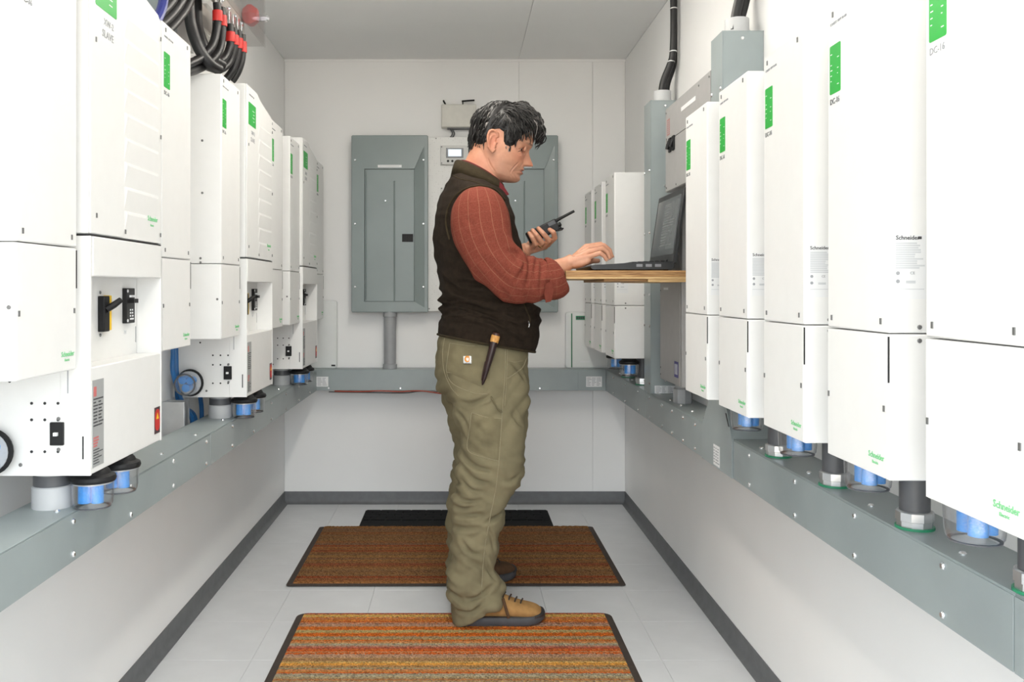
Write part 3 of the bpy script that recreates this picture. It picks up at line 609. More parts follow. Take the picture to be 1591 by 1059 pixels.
# ------------------------------------------------------------------ back wall: two panelboards, perforated plate, router
def panelboard(x0, x1, label, mirror=1):
    t = tag(empty('panelboard', ((x0+x1)/2, YB, 0.990)), label, 'panelboard', 'grey panelboards on the back wall'); w = (x1-x0)/2; H = 0.886
    MB().box(-w+0.012, w-0.012, -0.075, 0, 0.012, H-0.012).build('box', PANEL, t)
    d0, d1, z0, z1 = -w+0.062, w-0.066, 0.050, 0.720
    # flat trim round the door; right of the door a bright slanted return that runs out diagonally at the top
    xr, zt = w-0.014, H-0.045
    m = MB(); F, B_ = -0.090, -0.070
    m.prism([(-w, 0), (d0, 0), (d0, z1), (-w, z1)], 'y', F, B_); m.prism([(d0, 0), (xr, 0), (xr, 0.02), (d1, z0), (d0, z0)], 'y', F, B_)
    m.prism([(xr, 0), (w, 0), (w, H), (xr, H)], 'y', F, B_); m.prism([(-w, z1), (d1, z1), (xr, zt), (xr, H), (-w, H)], 'y', F, B_); m.build('trim', PANEL, t)
    m = MB(); m.add([(d1, -0.079, z0), (xr, F, 0.02), (xr, F, zt), (d1, -0.079, z1), (d1, -0.072, z0), (xr, -0.072, 0.02), (xr, -0.072, zt), (d1, -0.072, z1)], [(0, 1, 2, 3), (7, 6, 5, 4), (0, 4, 5, 1), (1, 5, 6, 2), (2, 6, 7, 3), (3, 7, 4, 0)]); m.build('slanted_return', PANEL, t, smooth=False)
    for p in ([(-w, 0), (w, 0)], [(w, 0), (w, H)], [(w, H), (-w, H)], [(-w, H), (-w, 0)]): MB().tube([(p[0][0], -0.086, p[0][1]), (p[1][0], -0.086, p[1][1])], 0.004, 8).build('rolled_edge', PANEL, t)
    dr = MB().box(d0+0.001, d1-0.001, -0.083, -0.072, z0+0.001, z1-0.001).build('door', PANEL, t, bevel=0.002)
    cx = d0+(d1-d0)*0.60
    MB().prism([(cx-0.005, -0.083), (cx, -0.0855), (cx+0.005, -0.083)], 'z', z0+0.004, z1-0.06).build('crease', PANEL, dr)
    MB().tube([(d0+0.008, -0.083, z0+0.01), (d0+0.008, -0.084, (z0+z1)/2), (d0+0.008, -0.083, z1-0.01)], 0.004, 8).build('hinge', PANEL, dr)
    l = MB().box(d1-0.062, d1-0.006, -0.085, -0.083, 0.352, 0.392).build('latch', BLACK, dr, bevel=0.001)
    MB().box(d1-0.048, d1-0.040, -0.089, -0.085, 0.358, 0.386).build('latch_tab', BLACK, l)
    s = MB().box(-0.060, 0.060, -0.0910, -0.090, 0.727, 0.740).build('name_strip', STICK, t)
    m = MB(); m.box(-0.050, 0.048, -0.0913, -0.0910, 0.7315, 0.7355); m.build('print', PRINTL, s)
    SB = MB().lathe([(0.006, 0), (0.006, 0.002), (0.003, 0.005)], (0, 0, 0), (0, -1, 0), 10).mesh('screw', SCREWB)
    for x in (-w+0.016, w-0.020):
        for z in (0.125, 0.443, 0.765): put('screw', SB, t, (x, -0.090, z))
    put('screw', SB, dr, (cx-0.045, -0.083, 0.56))
    return t
SY = 4.45
panelboard((547-VPX)/F_PX*SY, (664-VPX)/F_PX*SY, 'grey-green panelboard left of the man')
panelboard((749-VPX)/F_PX*SY, (866-VPX)/F_PX*SY, 'grey-green panelboard partly hidden behind the man')
t = tag(empty('perforated_plate', ((706.5-VPX)/F_PX*SY, YB, 0.992)), 'pale perforated mounting plate with small screen between the panelboards', 'mounting plate')
PERF = bpy.data.materials.new('perforated_galvanised_sheet'); PERF.use_nodes = True
n = PERF.node_tree.nodes; L = PERF.node_tree.links; b = n['Principled BSDF']; b.inputs['Roughness'].default_value = 0.4
tcn = n.new('ShaderNodeTexCoord'); vo = n.new('ShaderNodeTexVoronoi'); vo.inputs['Scale'].default_value = 95; vo.inputs['Randomness'].default_value = 0.25; L.new(tcn.outputs['Object'], vo.inputs['Vector'])
rr = n.new('ShaderNodeValToRGB'); rr.color_ramp.elements[0].position = 0.22; rr.color_ramp.elements[1].position = 0.42
rr.color_ramp.elements[0].color = (0.44, 0.44, 0.43, 1); rr.color_ramp.elements[1].color = (0.72, 0.72, 0.70, 1); L.new(vo.outputs['Distance'], rr.inputs[0]); L.new(rr.outputs[0], b.inputs['Base Color'])
MB().box(-0.138, 0.138, -0.068, 0, 0, 0.882).build('plate', PERF, t, bevel=0.001)
def console(z, scr):
    h = empty('control_console'); h.parent = t; h.location = (-0.004, -0.068, z)
for z, lcd in ((0.79, True), (0.58, False)):
    c = MB().box(-0.072, 0.072, -0.084, -0.068, z-0.050, z+0.046).build('control_console', mat('console_plastic', (0.62, 0.62, 0.60), 0.45), t, bevel=0.003)
    if lcd:
        f = MB().box(-0.044, 0.044, -0.088, -0.084, z-0.016, z+0.034).build('screen_bezel', mat('bezel_grey', (0.22, 0.23, 0.25), 0.4), c, bevel=0.002)
        LCD = bpy.data.materials.new('lit_screen'); LCD.use_nodes = True; q = LCD.node_tree.nodes['Principled BSDF']; q.inputs['Base Color'].default_value = (0.6, 0.66, 0.7, 1); q.inputs['Emission Color'].default_value = (0.8, 0.9, 1, 1); q.inputs['Emission Strength'].default_value = 0.45
        MB().box(-0.033, 0.033, -0.0885, -0.088, z-0.008, z+0.027).build('screen', LCD, f)
        for k in range(4): MB().lathe([(0.006, 0), (0.006, 0.003)], (-0.034+k*0.022, -0.084, z-0.032), (0, -1, 0), 12).build('button', BLACK, c)
    else:
        m = MB(); print_rows(m, -0.05, 0.04, z-0.03, z+0.03, 7, y=-0.0005, seed=12, fill=0.3, cols=2); m.build('print', PRINTM, c, (0, -0.084, 0))
    for x in (-0.066, 0.066):
        for q in (-0.042, 0.040): put('screw', SCR, c, (x, -0.084, z+q))
for x, z in ((-0.13, 0.012), (0.13, 0.012), (-0.095, 0.875)): put('screw', SCR, t, (x, -0.068, z))
t = tag(empty('wall_router', ((713-VPX)/F_PX*4.5, YB, 1.928)), 'white router box with two black stub antennas above the plate', 'router')
RP_ = mat('router_plastic', (0.66, 0.65, 0.60), 0.5)
MB().box(-0.089, 0.089, -0.045, 0, 0, 0.118).build('case', RP_, t, bevel=0.004)
MB().box(-0.086, 0.075, -0.047, -0.045, 0.004, 0.112).build('front_cover', RP_, t, bevel=0.001)
MB().tube([(-0.068, -0.03, 0.118), (-0.080, -0.034, 0.140)], 0.0045, 8).build('antenna', BLACK, t)
MB().tube([(0.015, -0.03, 0.136), (0.080, -0.034, 0.140)], 0.0045, 8).build('antenna', BLACK, t); MB().tube([(0.02, -0.03, 0.117), (0.02, -0.03, 0.138)], 0.003, 8).build('antenna_joint', BLACK, t)
MB().box(-0.06, 0.085, -0.042, 0, -0.006, -0.001).build('mount_plate', DPVC, t)
for q, x in enumerate((-0.045, -0.035)):
    MB().tube(catmull([(x, -0.03, -0.005), (x+0.012, -0.03, -0.03), (x-0.006+q*0.004, -0.02, -0.055)], 5), 0.0035, 8).build('lead', DPVC, t)
t = tag(empty('conduit', ((606-VPX)/F_PX*4.485, 4.485, ZT)), 'grey vertical conduit between left panelboard and back duct', 'conduit')
MB().lathe([(0.036, 0), (0.036, 0.022), (0.031, 0.024), (0.031, 0.262), (0.035, 0.264), (0.035, 0.290)], n=28).build('pipe', PVC, t)
# white cover plates parked on the duct against the back wall
def cover_plate(x0, x1, h, y, label, green):
    t = tag(empty('cover_plate', ((x0+x1)/2, y, ZT)), label, 'cover plate'); w = (x1-x0)/2
    PLT = mat('pale_cover_plastic', (0.74, 0.76, 0.75), 0.4, var=0.01)
    pr = MB().prism(rounded(-w, w, 0, h, 0.012, 4), 'y', -0.028, 0).build('plate', PLT, t, bevel=0.003)
    if green:
        MB().box(-w+0.028, -w+0.034, -0.030, -0.028, 0.004, h-0.006).build('green_edge', mat('dark_green_strip', (0.03, 0.18, 0.09), 0.5), t)
        s = MB().box(-w+0.052, -w+0.098, -0.030, -0.028, h-0.038, h-0.018).build('green_badge', mat('dark_green_badge', (0.02, 0.22, 0.10), 0.5), t)
        m = MB()
        for q in range(4): m.box(-w+0.056+q*0.010, -w+0.0635+q*0.010, -0.0305, -0.030, h-0.034, h-0.023)
        m.build('print', PRINT, s)
        MB().box(-w+0.075, -w+0.125, -0.030, -0.028, 0.030, 0.036).build('pull_grip', STICK, t, rot=(0, 0, 0))
    else:
        MB().box(w-0.028, w-0.008, -0.030, -0.028, 0.010, 0.018).build('dark_mark', BLACK, t)
cover_plate((880-VPX)/F_PX*4.47, 0.835, 0.285, 4.53, 'white cover plate with green badge standing in the right back corner', True)
cover_plate(-0.895, (522-VPX)/F_PX*4.47, 0.345, 4.53, 'plain white cover plate with small dark mark in the left back corner', False)
# loose red and grey leads under the back duct
for k, (p, m_, lab) in enumerate(([[(-0.63, 4.422, 0.592), (-0.5, 4.42, 0.5905), (-0.40, 4.418, 0.594), (-0.30, 4.42, 0.590), (-0.20, 4.418, 0.594), (-0.08, 4.42, 0.578)], mat('dull_red_lead', (0.35, 0.06, 0.035), 0.5), 'thin dull red lead strung under the back duct'],
                      [[(-0.66, 4.428, 0.588), (-0.45, 4.426, 0.585), (-0.28, 4.424, 0.583), (-0.2, 4.425, 0.592), (-0.10, 4.43, 0.588)], DPVC, 'thin dark lead strung under the back duct'])):
    c = tag(empty('thin_lead', p[0]), lab, 'lead'); MB().tube([Vector(v)-Vector(p[0]) for v in catmull(p, 6)], 0.0035, 6).build('jacket', m_, c)

# blue data cables on the left wall
for k, (p, lab) in enumerate(([[(-0.882, 2.70, 0.99), (-0.882, 2.71, 0.91), (-0.880, 2.70, 0.855), (-0.878, 2.73, 0.80), (-0.874, 2.775, 0.745), (-0.862, 2.83, 0.69), (-0.860, 2.83, 0.64)], 'blue data cable bending beside the strut, left of the pair'],
                 [[(-0.888, 2.752, 0.99), (-0.888, 2.755, 0.90), (-0.886, 2.757, 0.82), (-0.884, 2.775, 0.742), (-0.872, 2.88, 0.695), (-0.866, 2.90, 0.64)], 'blue data cable bending beside the strut, right of the pair'],
                 [[(-0.870, 2.95, 0.80), (-0.870, 2.95, 0.75), (-0.868, 2.96, 0.70), (-0.868, 2.96, 0.64)], 'short blue cable below the middle breaker panel'],
                 [[(-0.880, 1.615, 0.80), (-0.880, 1.60, 0.74), (-0.882, 1.57, 0.69), (-0.884, 1.55, 0.64)], 'blue cable under the arrestor at left picture edge'])):
    c = tag(empty('data_cable', p[0]), lab, 'cable', 'blue data cables on the left wall'); MB().tube([Vector(v)-Vector(p[0]) for v in catmull(p, 6)], 0.0075, 10).build('jacket', BLUEC, c)

# ------------------------------------------------------------------ clear busbar box and black cables above the left controllers
t = tag(empty('busbar_box', (-0.77, 2.62, 1.91)), 'clear acrylic busbar box with red insulators high on the left wall', 'busbar box')
def sheet(x0, x1, y0, y1, z0, z1): return MB().box(x0, x1, y0, y1, z0, z1).build('acrylic_sheet', CLEARP, t, bevel=0.001)
sheet(0.115, 0.118, -0.36, 0.33, 0.0, 0.34); sheet(-0.12, 0.115, 0.327, 0.33, 0.003, 0.34)
TIN = mat('tinned_copper', (0.45, 0.42, 0.39), 0.5, metal=0.2)
MB().box(0.045, 0.055, -0.34, 0.30, 0.030, 0.100).build('busbar', TIN, t, bevel=0.002); MB().box(-0.06, -0.05, -0.34, 0.30, 0.030, 0.100).build('busbar', TIN, t, bevel=0.002)
for y in (0.275, -0.05): MB().lathe([(0.022, 0), (0.036, 0.018), (0.036, 0.030), (0.022, 0.048)], (0.058, y, 0.090), (1, 0, 0), 6).build('red_insulator', RED, t)
MB().lathe([(0.012, 0), (0.012, 0.018), (0.007, 0.018), (0.007, 0.026)], (0.118, 0.275, 0.082), (1, 0, 0), 6).build('bolt', SCREWB, t)
MB().box(-0.135, -0.120, -0.36, 0.33, -0.02, 0.36).build('back_plate', mat('pale_back_plate', (0.55, 0.55, 0.54), 0.5), t)
for k in range(8): MB().lathe([(0.006, 0), (0.006, 0.008), (0.003, 0.014)], (0.055, -0.30+k*0.075, 0.050), (1, 0, 0), 6).build('busbar_bolt', SCREWB, t)
# cables: each a thing with a jacket, red heat shrink and lug
CP = [[(337, 5, 2.56), (338, 22, 2.56), (337, 42, 2.56), (330, 70, 2.54), (313, 89, 2.50), (296, 98, 2.45), (284, 104, 2.40)],
      [(344, 12, 2.61), (345, 30, 2.61), (345, 50, 2.61), (341, 77, 2.60), (326, 97, 2.56), (306, 108, 2.50), (290, 113, 2.42)],
      [(357, 38, 2.705), (358, 55, 2.705), (357, 72, 2.705), (350, 88, 2.69), (338, 96, 2.65), (322, 97, 2.58), (305, 93, 2.50)],
      [(363, 44, 2.75), (364, 60, 2.75), (363, 78, 2.75), (356, 97, 2.74), (342, 108, 2.70), (326, 105, 2.64), (312, 97, 2.57)],
      [(370, 48, 2.80), (370.5, 65, 2.80), (369, 84, 2.80), (362, 108, 2.795), (352, 122, 2.79), (345, 128, 2.78)],
      [(376, 54, 2.855), (376.5, 70, 2.855), (376, 90, 2.855), (371, 108, 2.85), (364, 121, 2.85), (360, 126, 2.85)]]
for k, q in enumerate(CP):
    p = [at(*v) for v in q]
    c = tag(empty('battery_cable', p[0]), ('first', 'second', 'third', 'fourth', 'fifth', 'sixth')[k]+' red-sleeved black cable from the left, hanging under the busbar box', 'cable', 'red sleeved battery cables')
    C = [Vector(v)-p[0] for v in catmull(p, 7)]
    MB().tube(C, 0.0120, 12).build('jacket', CABLE, c); MB().tube(C[5:12], 0.0145, 14).build('red_sleeve', RED, c)
    MB().box(-0.004, 0.002, -0.011, 0.011, -0.012, 0.040).build('lug', SCREWB, c, bevel=0.001)
for k, (q, r, lab) in enumerate((([(290, -60, 2.5), (293, 0, 2.5), (297, 40, 2.5), (309, 75, 2.5), (325, 98, 2.52), (340, 108, 2.56)], 0.0165, 'thick black cable dropping in a loop beside the controller, left one'),
                  ([(303, -60, 2.6), (305, 0, 2.6), (307, 40, 2.6), (317, 72, 2.6), (331, 92, 2.62), (345, 101, 2.66)], 0.0165, 'thick black cable dropping in a loop beside the controller, right one'),
                  ([(282, -40, 2.30), (272, -8, 2.28), (258, 12, 2.24), (240, 28, 2.18)], 0.013, 'black cable slanting down onto the nearest inverter, uppermost'),
                  ([(296, -40, 2.36), (284, -4, 2.33), (268, 20, 2.28), (248, 40, 2.20)], 0.013, 'black cable slanting down onto the nearest inverter, middle'),
                  ([(306, -40, 2.42), (293, 4, 2.40), (276, 30, 2.34), (256, 52, 2.26)], 0.013, 'black cable slanting down onto the nearest inverter, lowest'))):
    p = [at(*v) for v in q]; c = tag(empty('battery_cable', p[0]), lab, 'cable', 'plain black battery cables'); MB().tube([Vector(v)-p[0] for v in catmull(p, 7)], r, 12).build('jacket', CABLE, c)
q = [(256, -30, 2.2), (254, 0, 2.18), (249, 20, 2.15), (242, 34, 2.12)]; p = [at(*v) for v in q]
c = tag(empty('data_cable', p[0]), 'dark blue cable beside the black cables above the nearest inverter', 'cable'); MB().tube([Vector(v)-p[0] for v in catmull(p, 7)], 0.012, 10).build('jacket', mat('dark_blue_jacket', (0.02, 0.03, 0.22), 0.4), c)
t = tag(empty('junction_box', (XL, 3.12, 1.965)), 'small pale junction box with dark cable clamp behind the cables', 'junction box')
MB().box(0, 0.045, -0.12, 0.12, 0, 0.11).build('case', mat('pale_box', (0.6, 0.6, 0.57), 0.5), t, bevel=0.003)
MB().lathe([(0.024, 0), (0.030, 0.01), (0.026, 0.03), (0.018, 0.04)], (0.045, -0.07, 0.05), (1, 0, 0), 8).build('cable_clamp', BLACK, t)
t = tag(empty('wall_duct', (XL, 2.45, 1.735)), 'grey metal duct box behind the black cables, left wall', 'wiring duct')
MB().box(0, 0.10, -0.055, 0.055, 0, 0.25).build('body', STEEL, t, bevel=0.002); MB().box(0.10, 0.102, -0.053, 0.053, 0.002, 0.248).build('cover', STEEL, t)

# ------------------------------------------------------------------ shelf and laptop
def wood_mat(name, c0, c1, sc):
    m = bpy.data.materials.new(name); m.use_nodes = True; n = m.node_tree.nodes; L = m.node_tree.links; b = n['Principled BSDF']; b.inputs['Roughness'].default_value = 0.6
    t = n.new('ShaderNodeTexCoord'); mp = n.new('ShaderNodeMapping'); mp.inputs['Scale'].default_value = sc; L.new(t.outputs['Object'], mp.inputs[0])
    nz = n.new('ShaderNodeTexNoise'); nz.inputs['Scale'].default_value = 6; nz.inputs['Detail'].default_value = 5; nz.inputs['Distortion'].default_value = 0.6; L.new(mp.outputs[0], nz.inputs['Vector'])
    r = n.new('ShaderNodeValToRGB'); r.color_ramp.elements[0].position = 0.32; r.color_ramp.elements[1].position = 0.68; r.color_ramp.elements[0].color = (*c0, 1); r.color_ramp.elements[1].color = (*c1, 1)
    L.new(nz.outputs['Fac'], r.inputs[0]); L.new(r.outputs[0], b.inputs['Base Color']); return m
PLY = wood_mat('plywood_face', (0.28, 0.13, 0.04), (0.52, 0.30, 0.12), (2, 18, 18)); PLYE = wood_mat('plywood_core', (0.20, 0.09, 0.03), (0.50, 0.29, 0.12), (3, 30, 60)); PLYL = wood_mat('pale_pine_edge', (0.50, 0.31, 0.13), (0.66, 0.45, 0.22), (3, 25, 50))
ZS = 1.162
t = tag(empty('plywood_shelf', (0.70, 2.83, ZS)), 'brown plywood shelf the laptop stands on', 'shelf')
X0 = 0.338-0.70
for k, (a, b, m_) in enumerate(((0, -0.006, PLY), (-0.006, -0.014, PLYE), (-0.014, -0.020, PLY), (-0.020, -0.027, PLYL))):
    MB().box(X0+0.0006*k, 0.040, 0.0004*(k % 2), 0.50, a, b).build('ply', m_, t, bevel=0.0006)
MB().box(-0.235, -0.097, 0.025, 0.49, -0.035, -0.027).build('cleat', PLYE, t, bevel=0.001); MB().box(-0.096, 0.040, 0.004, 0.49, -0.037, -0.027).build('cleat', PLYL, t, bevel=0.001)
t = tag(empty('laptop', (0.548, 3.025, ZS+0.001)), 'open black laptop on the plywood shelf', 'laptop')
LB = mat('laptop_black', (0.018, 0.019, 0.021), 0.42, var=0.08)
LS = mat('laptop_screen', (0.085, 0.092, 0.098), 0.16, var=0.10, scale=7)
b = MB().prism([(-0.125, 0.006), (-0.12, 0.002), (0.135, 0.002), (0.142, 0.008), (0.142, 0.028), (0.05, 0.027), (-0.12, 0.017), (-0.128, 0.013)], 'y', -0.182, 0.182).build('base', LB, t, bevel=0.001)
for x in (-0.10, 0.12):
    for y in (-0.16, 0.16): MB().lathe([(0.008, 0), (0.008, 0.003)], (x, y, 0), n=10).build('foot', BLACK, b)
KEY = MB().loft([[(-0.0075, -0.0075, 0), (0.0075, -0.0075, 0), (0.0075, 0.0075, 0), (-0.0075, 0.0075, 0)], [(-0.006, -0.006, 0.003), (0.006, -0.006, 0.003), (0.006, 0.006, 0.003), (-0.006, 0.006, 0.003)]]).mesh('key', BLACK)
for r in range(6):
    for c in range(17):
        x = 0.018+r*0.0185; put('key', KEY, b, (x, -0.152+c*0.019, 0.0205+0.0100*(x+0.12)/0.17*0.75-0.0015))
MB().box(-0.09, -0.03, -0.05, 0.04, 0.0195, 0.0205).build('touchpad', mat('touchpad', (0.03, 0.03, 0.032), 0.3), b, rot=(0, -0.06, 0))
for k in range(3): MB().box(0.02+k*0.03, 0.04+k*0.03, -0.1825, -0.181, 0.011, 0.020).build('port', mat('port_metal', (0.25, 0.25, 0.26), 0.4, metal=0.6), b)
lid = MB(); th = math.radians(8.5)
ld = empty('lid_pivot'); bpy.data.objects.remove(ld)
lp = MB().box(0.0, 0.012, -0.182, 0.182, 0.0, 0.248).build('lid', LB, t, (0.138, 0, 0.024), (0, th, 0), bevel=0.003)
sc = MB().box(-0.0006, 0.0002, -0.164, 0.164, 0.030, 0.228).build('screen', LS, lp)
UI = mat('screen_window', (0.13, 0.14, 0.145), 0.18); UI2 = mat('screen_text', (0.20, 0.21, 0.215), 0.2)
MB().box(-0.0009, -0.0006, -0.15, 0.05, 0.05, 0.215).build('screen_window', UI, sc)
m = MB(); rng = random.Random(4)
for i in range(16):
    z = 0.206-i*0.0095; m.box(-0.0012, -0.0009, 0.045-rng.uniform(0.05, 0.17), 0.045, z, z+0.003)
m.build('screen_text', UI2, sc)
MB().tube([(0.0, -0.10, 0), (0.0, 0.10, 0)], 0.010, 10).build('hinge', BLACK, t, (0.142, 0, 0.028))
MB().box(-0.0008, 0.0005, -0.183, -0.1815, 0.03, 0.12).build('lid_edge', LB, lp)
# ------------------------------------------------------------------ the man
from mathutils.bvhtree import BVHTree
PB = Vector((0.08, 3.06, 0.0))
man = tag(empty('person', PB), 'person in brown vest, rust shirt and olive trousers typing at the laptop', 'person')
def W(px, py, Y): return at(px, py, Y)-PB

def sring(bx, by, fx, fy, Y, b, yaw=0.0, p=2.3, n=64, Yf=None):
    """closed ring given by the pixel of its back and front point at depth Y; b = half width"""
    B = W(bx, by, Y); Fp = W(fx, fy, Y if Yf is None else Yf); c = (B+Fp)/2; u = (Fp-B)/2
    cs, sn = math.cos(yaw), math.sin(yaw); u = Vector((u.x*cs-u.y*sn, u.x*sn+u.y*cs, u.z)); v = Vector((-sn, cs, 0))*b
    out = []
    for k in range(n):
        t = 2*PI*k/n; ct, st = math.cos(t), math.sin(t)
        out.append(c+u*(math.copysign(abs(ct)**(2/p), ct))+v*(math.copysign(abs(st)**(2/p), st)))
    return out
def densify(rings, m=5):
    A = np.array([[tuple(p) for p in r] for r in rings]); out = []
    A = np.concatenate([2*A[:1]-A[1:2], A, 2*A[-1:]-A[-2:-1]])
    for i in range(1, len(A)-2):
        a, b, c, d = A[i-1:i+3]
        for k in range(m):
            t = k/m; out.append(0.5*(2*b+(c-a)*t+(2*a-5*b+4*c-d)*t*t+(3*b-a-3*c+d)*t**3))
    out.append(A[-2]); return out
def limb(sec, n=40, m=5):
    """sections (px, py, Y, in-plane half width m, depth half width m) along a limb"""
    C = [W(s[0], s[1], s[2]) for s in sec]; rings = []
    for i, s in enumerate(sec):
        d = (C[min(i+1, len(C)-1)]-C[max(i-1, 0)]).normalized(); n1 = Vector((-d.z, 0, d.x)).normalized(); n2 = d.cross(n1).normalized()
        rings.append([C[i]+n1*(s[3]*math.cos(2*PI*k/n))+n2*(s[4]*math.sin(2*PI*k/n)) for k in range(n)])
    return densify(rings, m)
def capsule(m, p0, p1, r0, r1, n=12):
    p0, p1 = Vector(p0), Vector(p1); d = p1-p0; L = max(d.length, 1e-5); prof = []
    for k in range(5): a = -PI/2+PI/2*k/4; prof.append((max(r0*math.cos(a), 1e-4), r0*math.sin(a)))
    for k in range(5): a = PI/2*k/4; prof.append((max(r1*math.cos(a), 1e-4), L+r1*math.sin(a)))
    m.lathe(prof, p0, d, n)
def remeshed(mb, voxel, name):
    me = bpy.data.meshes.new(name); me.from_pydata(mb.v, [], mb.f)
    bm = bmesh.new(); bm.from_mesh(me); bmesh.ops.recalc_face_normals(bm, faces=bm.faces); bm.to_mesh(me); bm.free()
    o = bpy.data.objects.new(name, me); COL.objects.link(o)
    r = o.modifiers.new('r', 'REMESH'); r.mode = 'VOXEL'; r.voxel_size = voxel
    dg = bpy.context.evaluated_depsgraph_get(); dg.update(); out = bpy.data.meshes.new_from_object(o.evaluated_get(dg)); bpy.data.objects.remove(o); out.name = name
    return out
def mesh_np(me):
    v = np.empty(len(me.vertices)*3, 'f4'); me.vertices.foreach_get('co', v); return v.reshape(-1, 3).astype('f8')
def edges_np(me):
    e = np.empty(len(me.edges)*2, 'i4'); me.edges.foreach_get('vertices', e); return e.reshape(-1, 2)
def smooth_np(v, e, it, f=0.5):
    deg = np.bincount(e.ravel(), minlength=len(v)).astype('f8')[:, None]; deg[deg == 0] = 1
    for _ in range(it):
        s = np.zeros_like(v)
        for c in range(3): s[:, c] = np.bincount(e[:, 0], v[e[:, 1], c], len(v))+np.bincount(e[:, 1], v[e[:, 0], c], len(v))
        v = v*(1-f)+s/deg*f
    return v
def set_np(me, v): me.vertices.foreach_set('co', v.astype('f4').ravel()); me.update()
def normals_np(me):
    n = np.empty(len(me.vertices)*3, 'f4'); me.vertex_normals.foreach_get('vector', n) if hasattr(me, 'vertex_normals') else None
    return n.reshape(-1, 3).astype('f8')
def vnoise(v, sc, off=0.0):
    sc = np.array(sc); return np.array([noise.noise(Vector(p)) for p in (v*sc+off)])
def ridge(v, sc, off=0.0): return 1-2*np.abs(vnoise(v, sc, off))
def smoothstep(a, b, x): t = np.clip((x-a)/(b-a), 0, 1); return t*t*(3-2*t)
def finish(me, material, name, parent=man, ang=180):
    me.materials.clear(); me.materials.append(material); me.shade_smooth()
    return put(name, me, parent)

def creases(v, bvh, lines, width, depth, bulge=.55, eps=0.0):
    """press fold valleys into the cloth along curves that are found on its near surface"""
    from mathutils.kdtree import KDTree
    pts = []
    for L_ in lines:
        dpt = L_[0] if not hasattr(L_[0], '__len__') else 1.0; Q = L_[1:] if dpt is L_[0] else L_
        C = catmull([(a, b, 0) for a, b in Q], 14); n_ = len(C)
        for i, c_ in enumerate(C):
            h = hit(bvh, c_.x, c_.y)
            if h is not None: pts.append((h, dpt*math.sin(PI*min(max((i+.8)/(n_+.6), 0), 1))**.6))
    kd = KDTree(len(pts))
    for i, (p, _) in enumerate(pts): kd.insert(p, i)
    kd.balance(); out = np.zeros(len(v)); R_ = width*5
    for i in range(len(v)):
        co, idx, dd = kd.find(Vector(v[i]))
        if dd < R_: out[i] = pts[idx][1]*(-depth*math.exp(-(dd/width)**2)+bulge*depth*math.exp(-((dd-2.3*width)/(1.2*width))**2))
    return out
CAMP = Vector((0, 0, EYE))-PB
def hit(bvh, px, py, off=0.0):
    d_ = (at(px, py, 1.0)-Vector((0, 0, EYE))).normalized(); h = bvh.ray_cast(CAMP, d_)
    if h[0] is None: return None
    return h[0]+h[1]*off
def bvh_of(v, me): return BVHTree.FromPolygons([Vector(p) for p in v], [tuple(p.vertices) for p in me.polygons])
# --- fabrics
def fabric(name, col, var, scale, bump, bscale, rough=0.9, sheen=0.0, wear=None):
    m = mat(name, col, rough, var=var, scale=scale, bump=bump, bscale=bscale, spec=0.15)
    if sheen: m.node_tree.nodes['Principled BSDF'].inputs['Sheen Weight'].default_value = sheen
    return m
FLEECE = fabric('brown_fleece', (0.022, 0.0150, 0.0100), 0.22, 60, 0.9, 380, 0.95, 0.0)
FLEECEG = fabric('olive_brown_binding', (0.040, 0.030, 0.017), 0.15, 80, 0.8, 400, 0.95, 0.0)
KHAKI = fabric('olive_canvas', (0.195, 0.168, 0.100), 0.14, 14, 0.35, 700, 0.88)
KHAKID = fabric('olive_canvas_pocket', (0.180, 0.154, 0.090), 0.16, 18, 0.35, 700, 0.88)
STITCH = fabric('pale_stitching', (0.27, 0.235, 0.15), 0.1, 300, 0.5, 900)
MAROON = fabric('maroon_collar', (0.12, 0.018, 0.022), 0.15, 90, 0.4, 600)
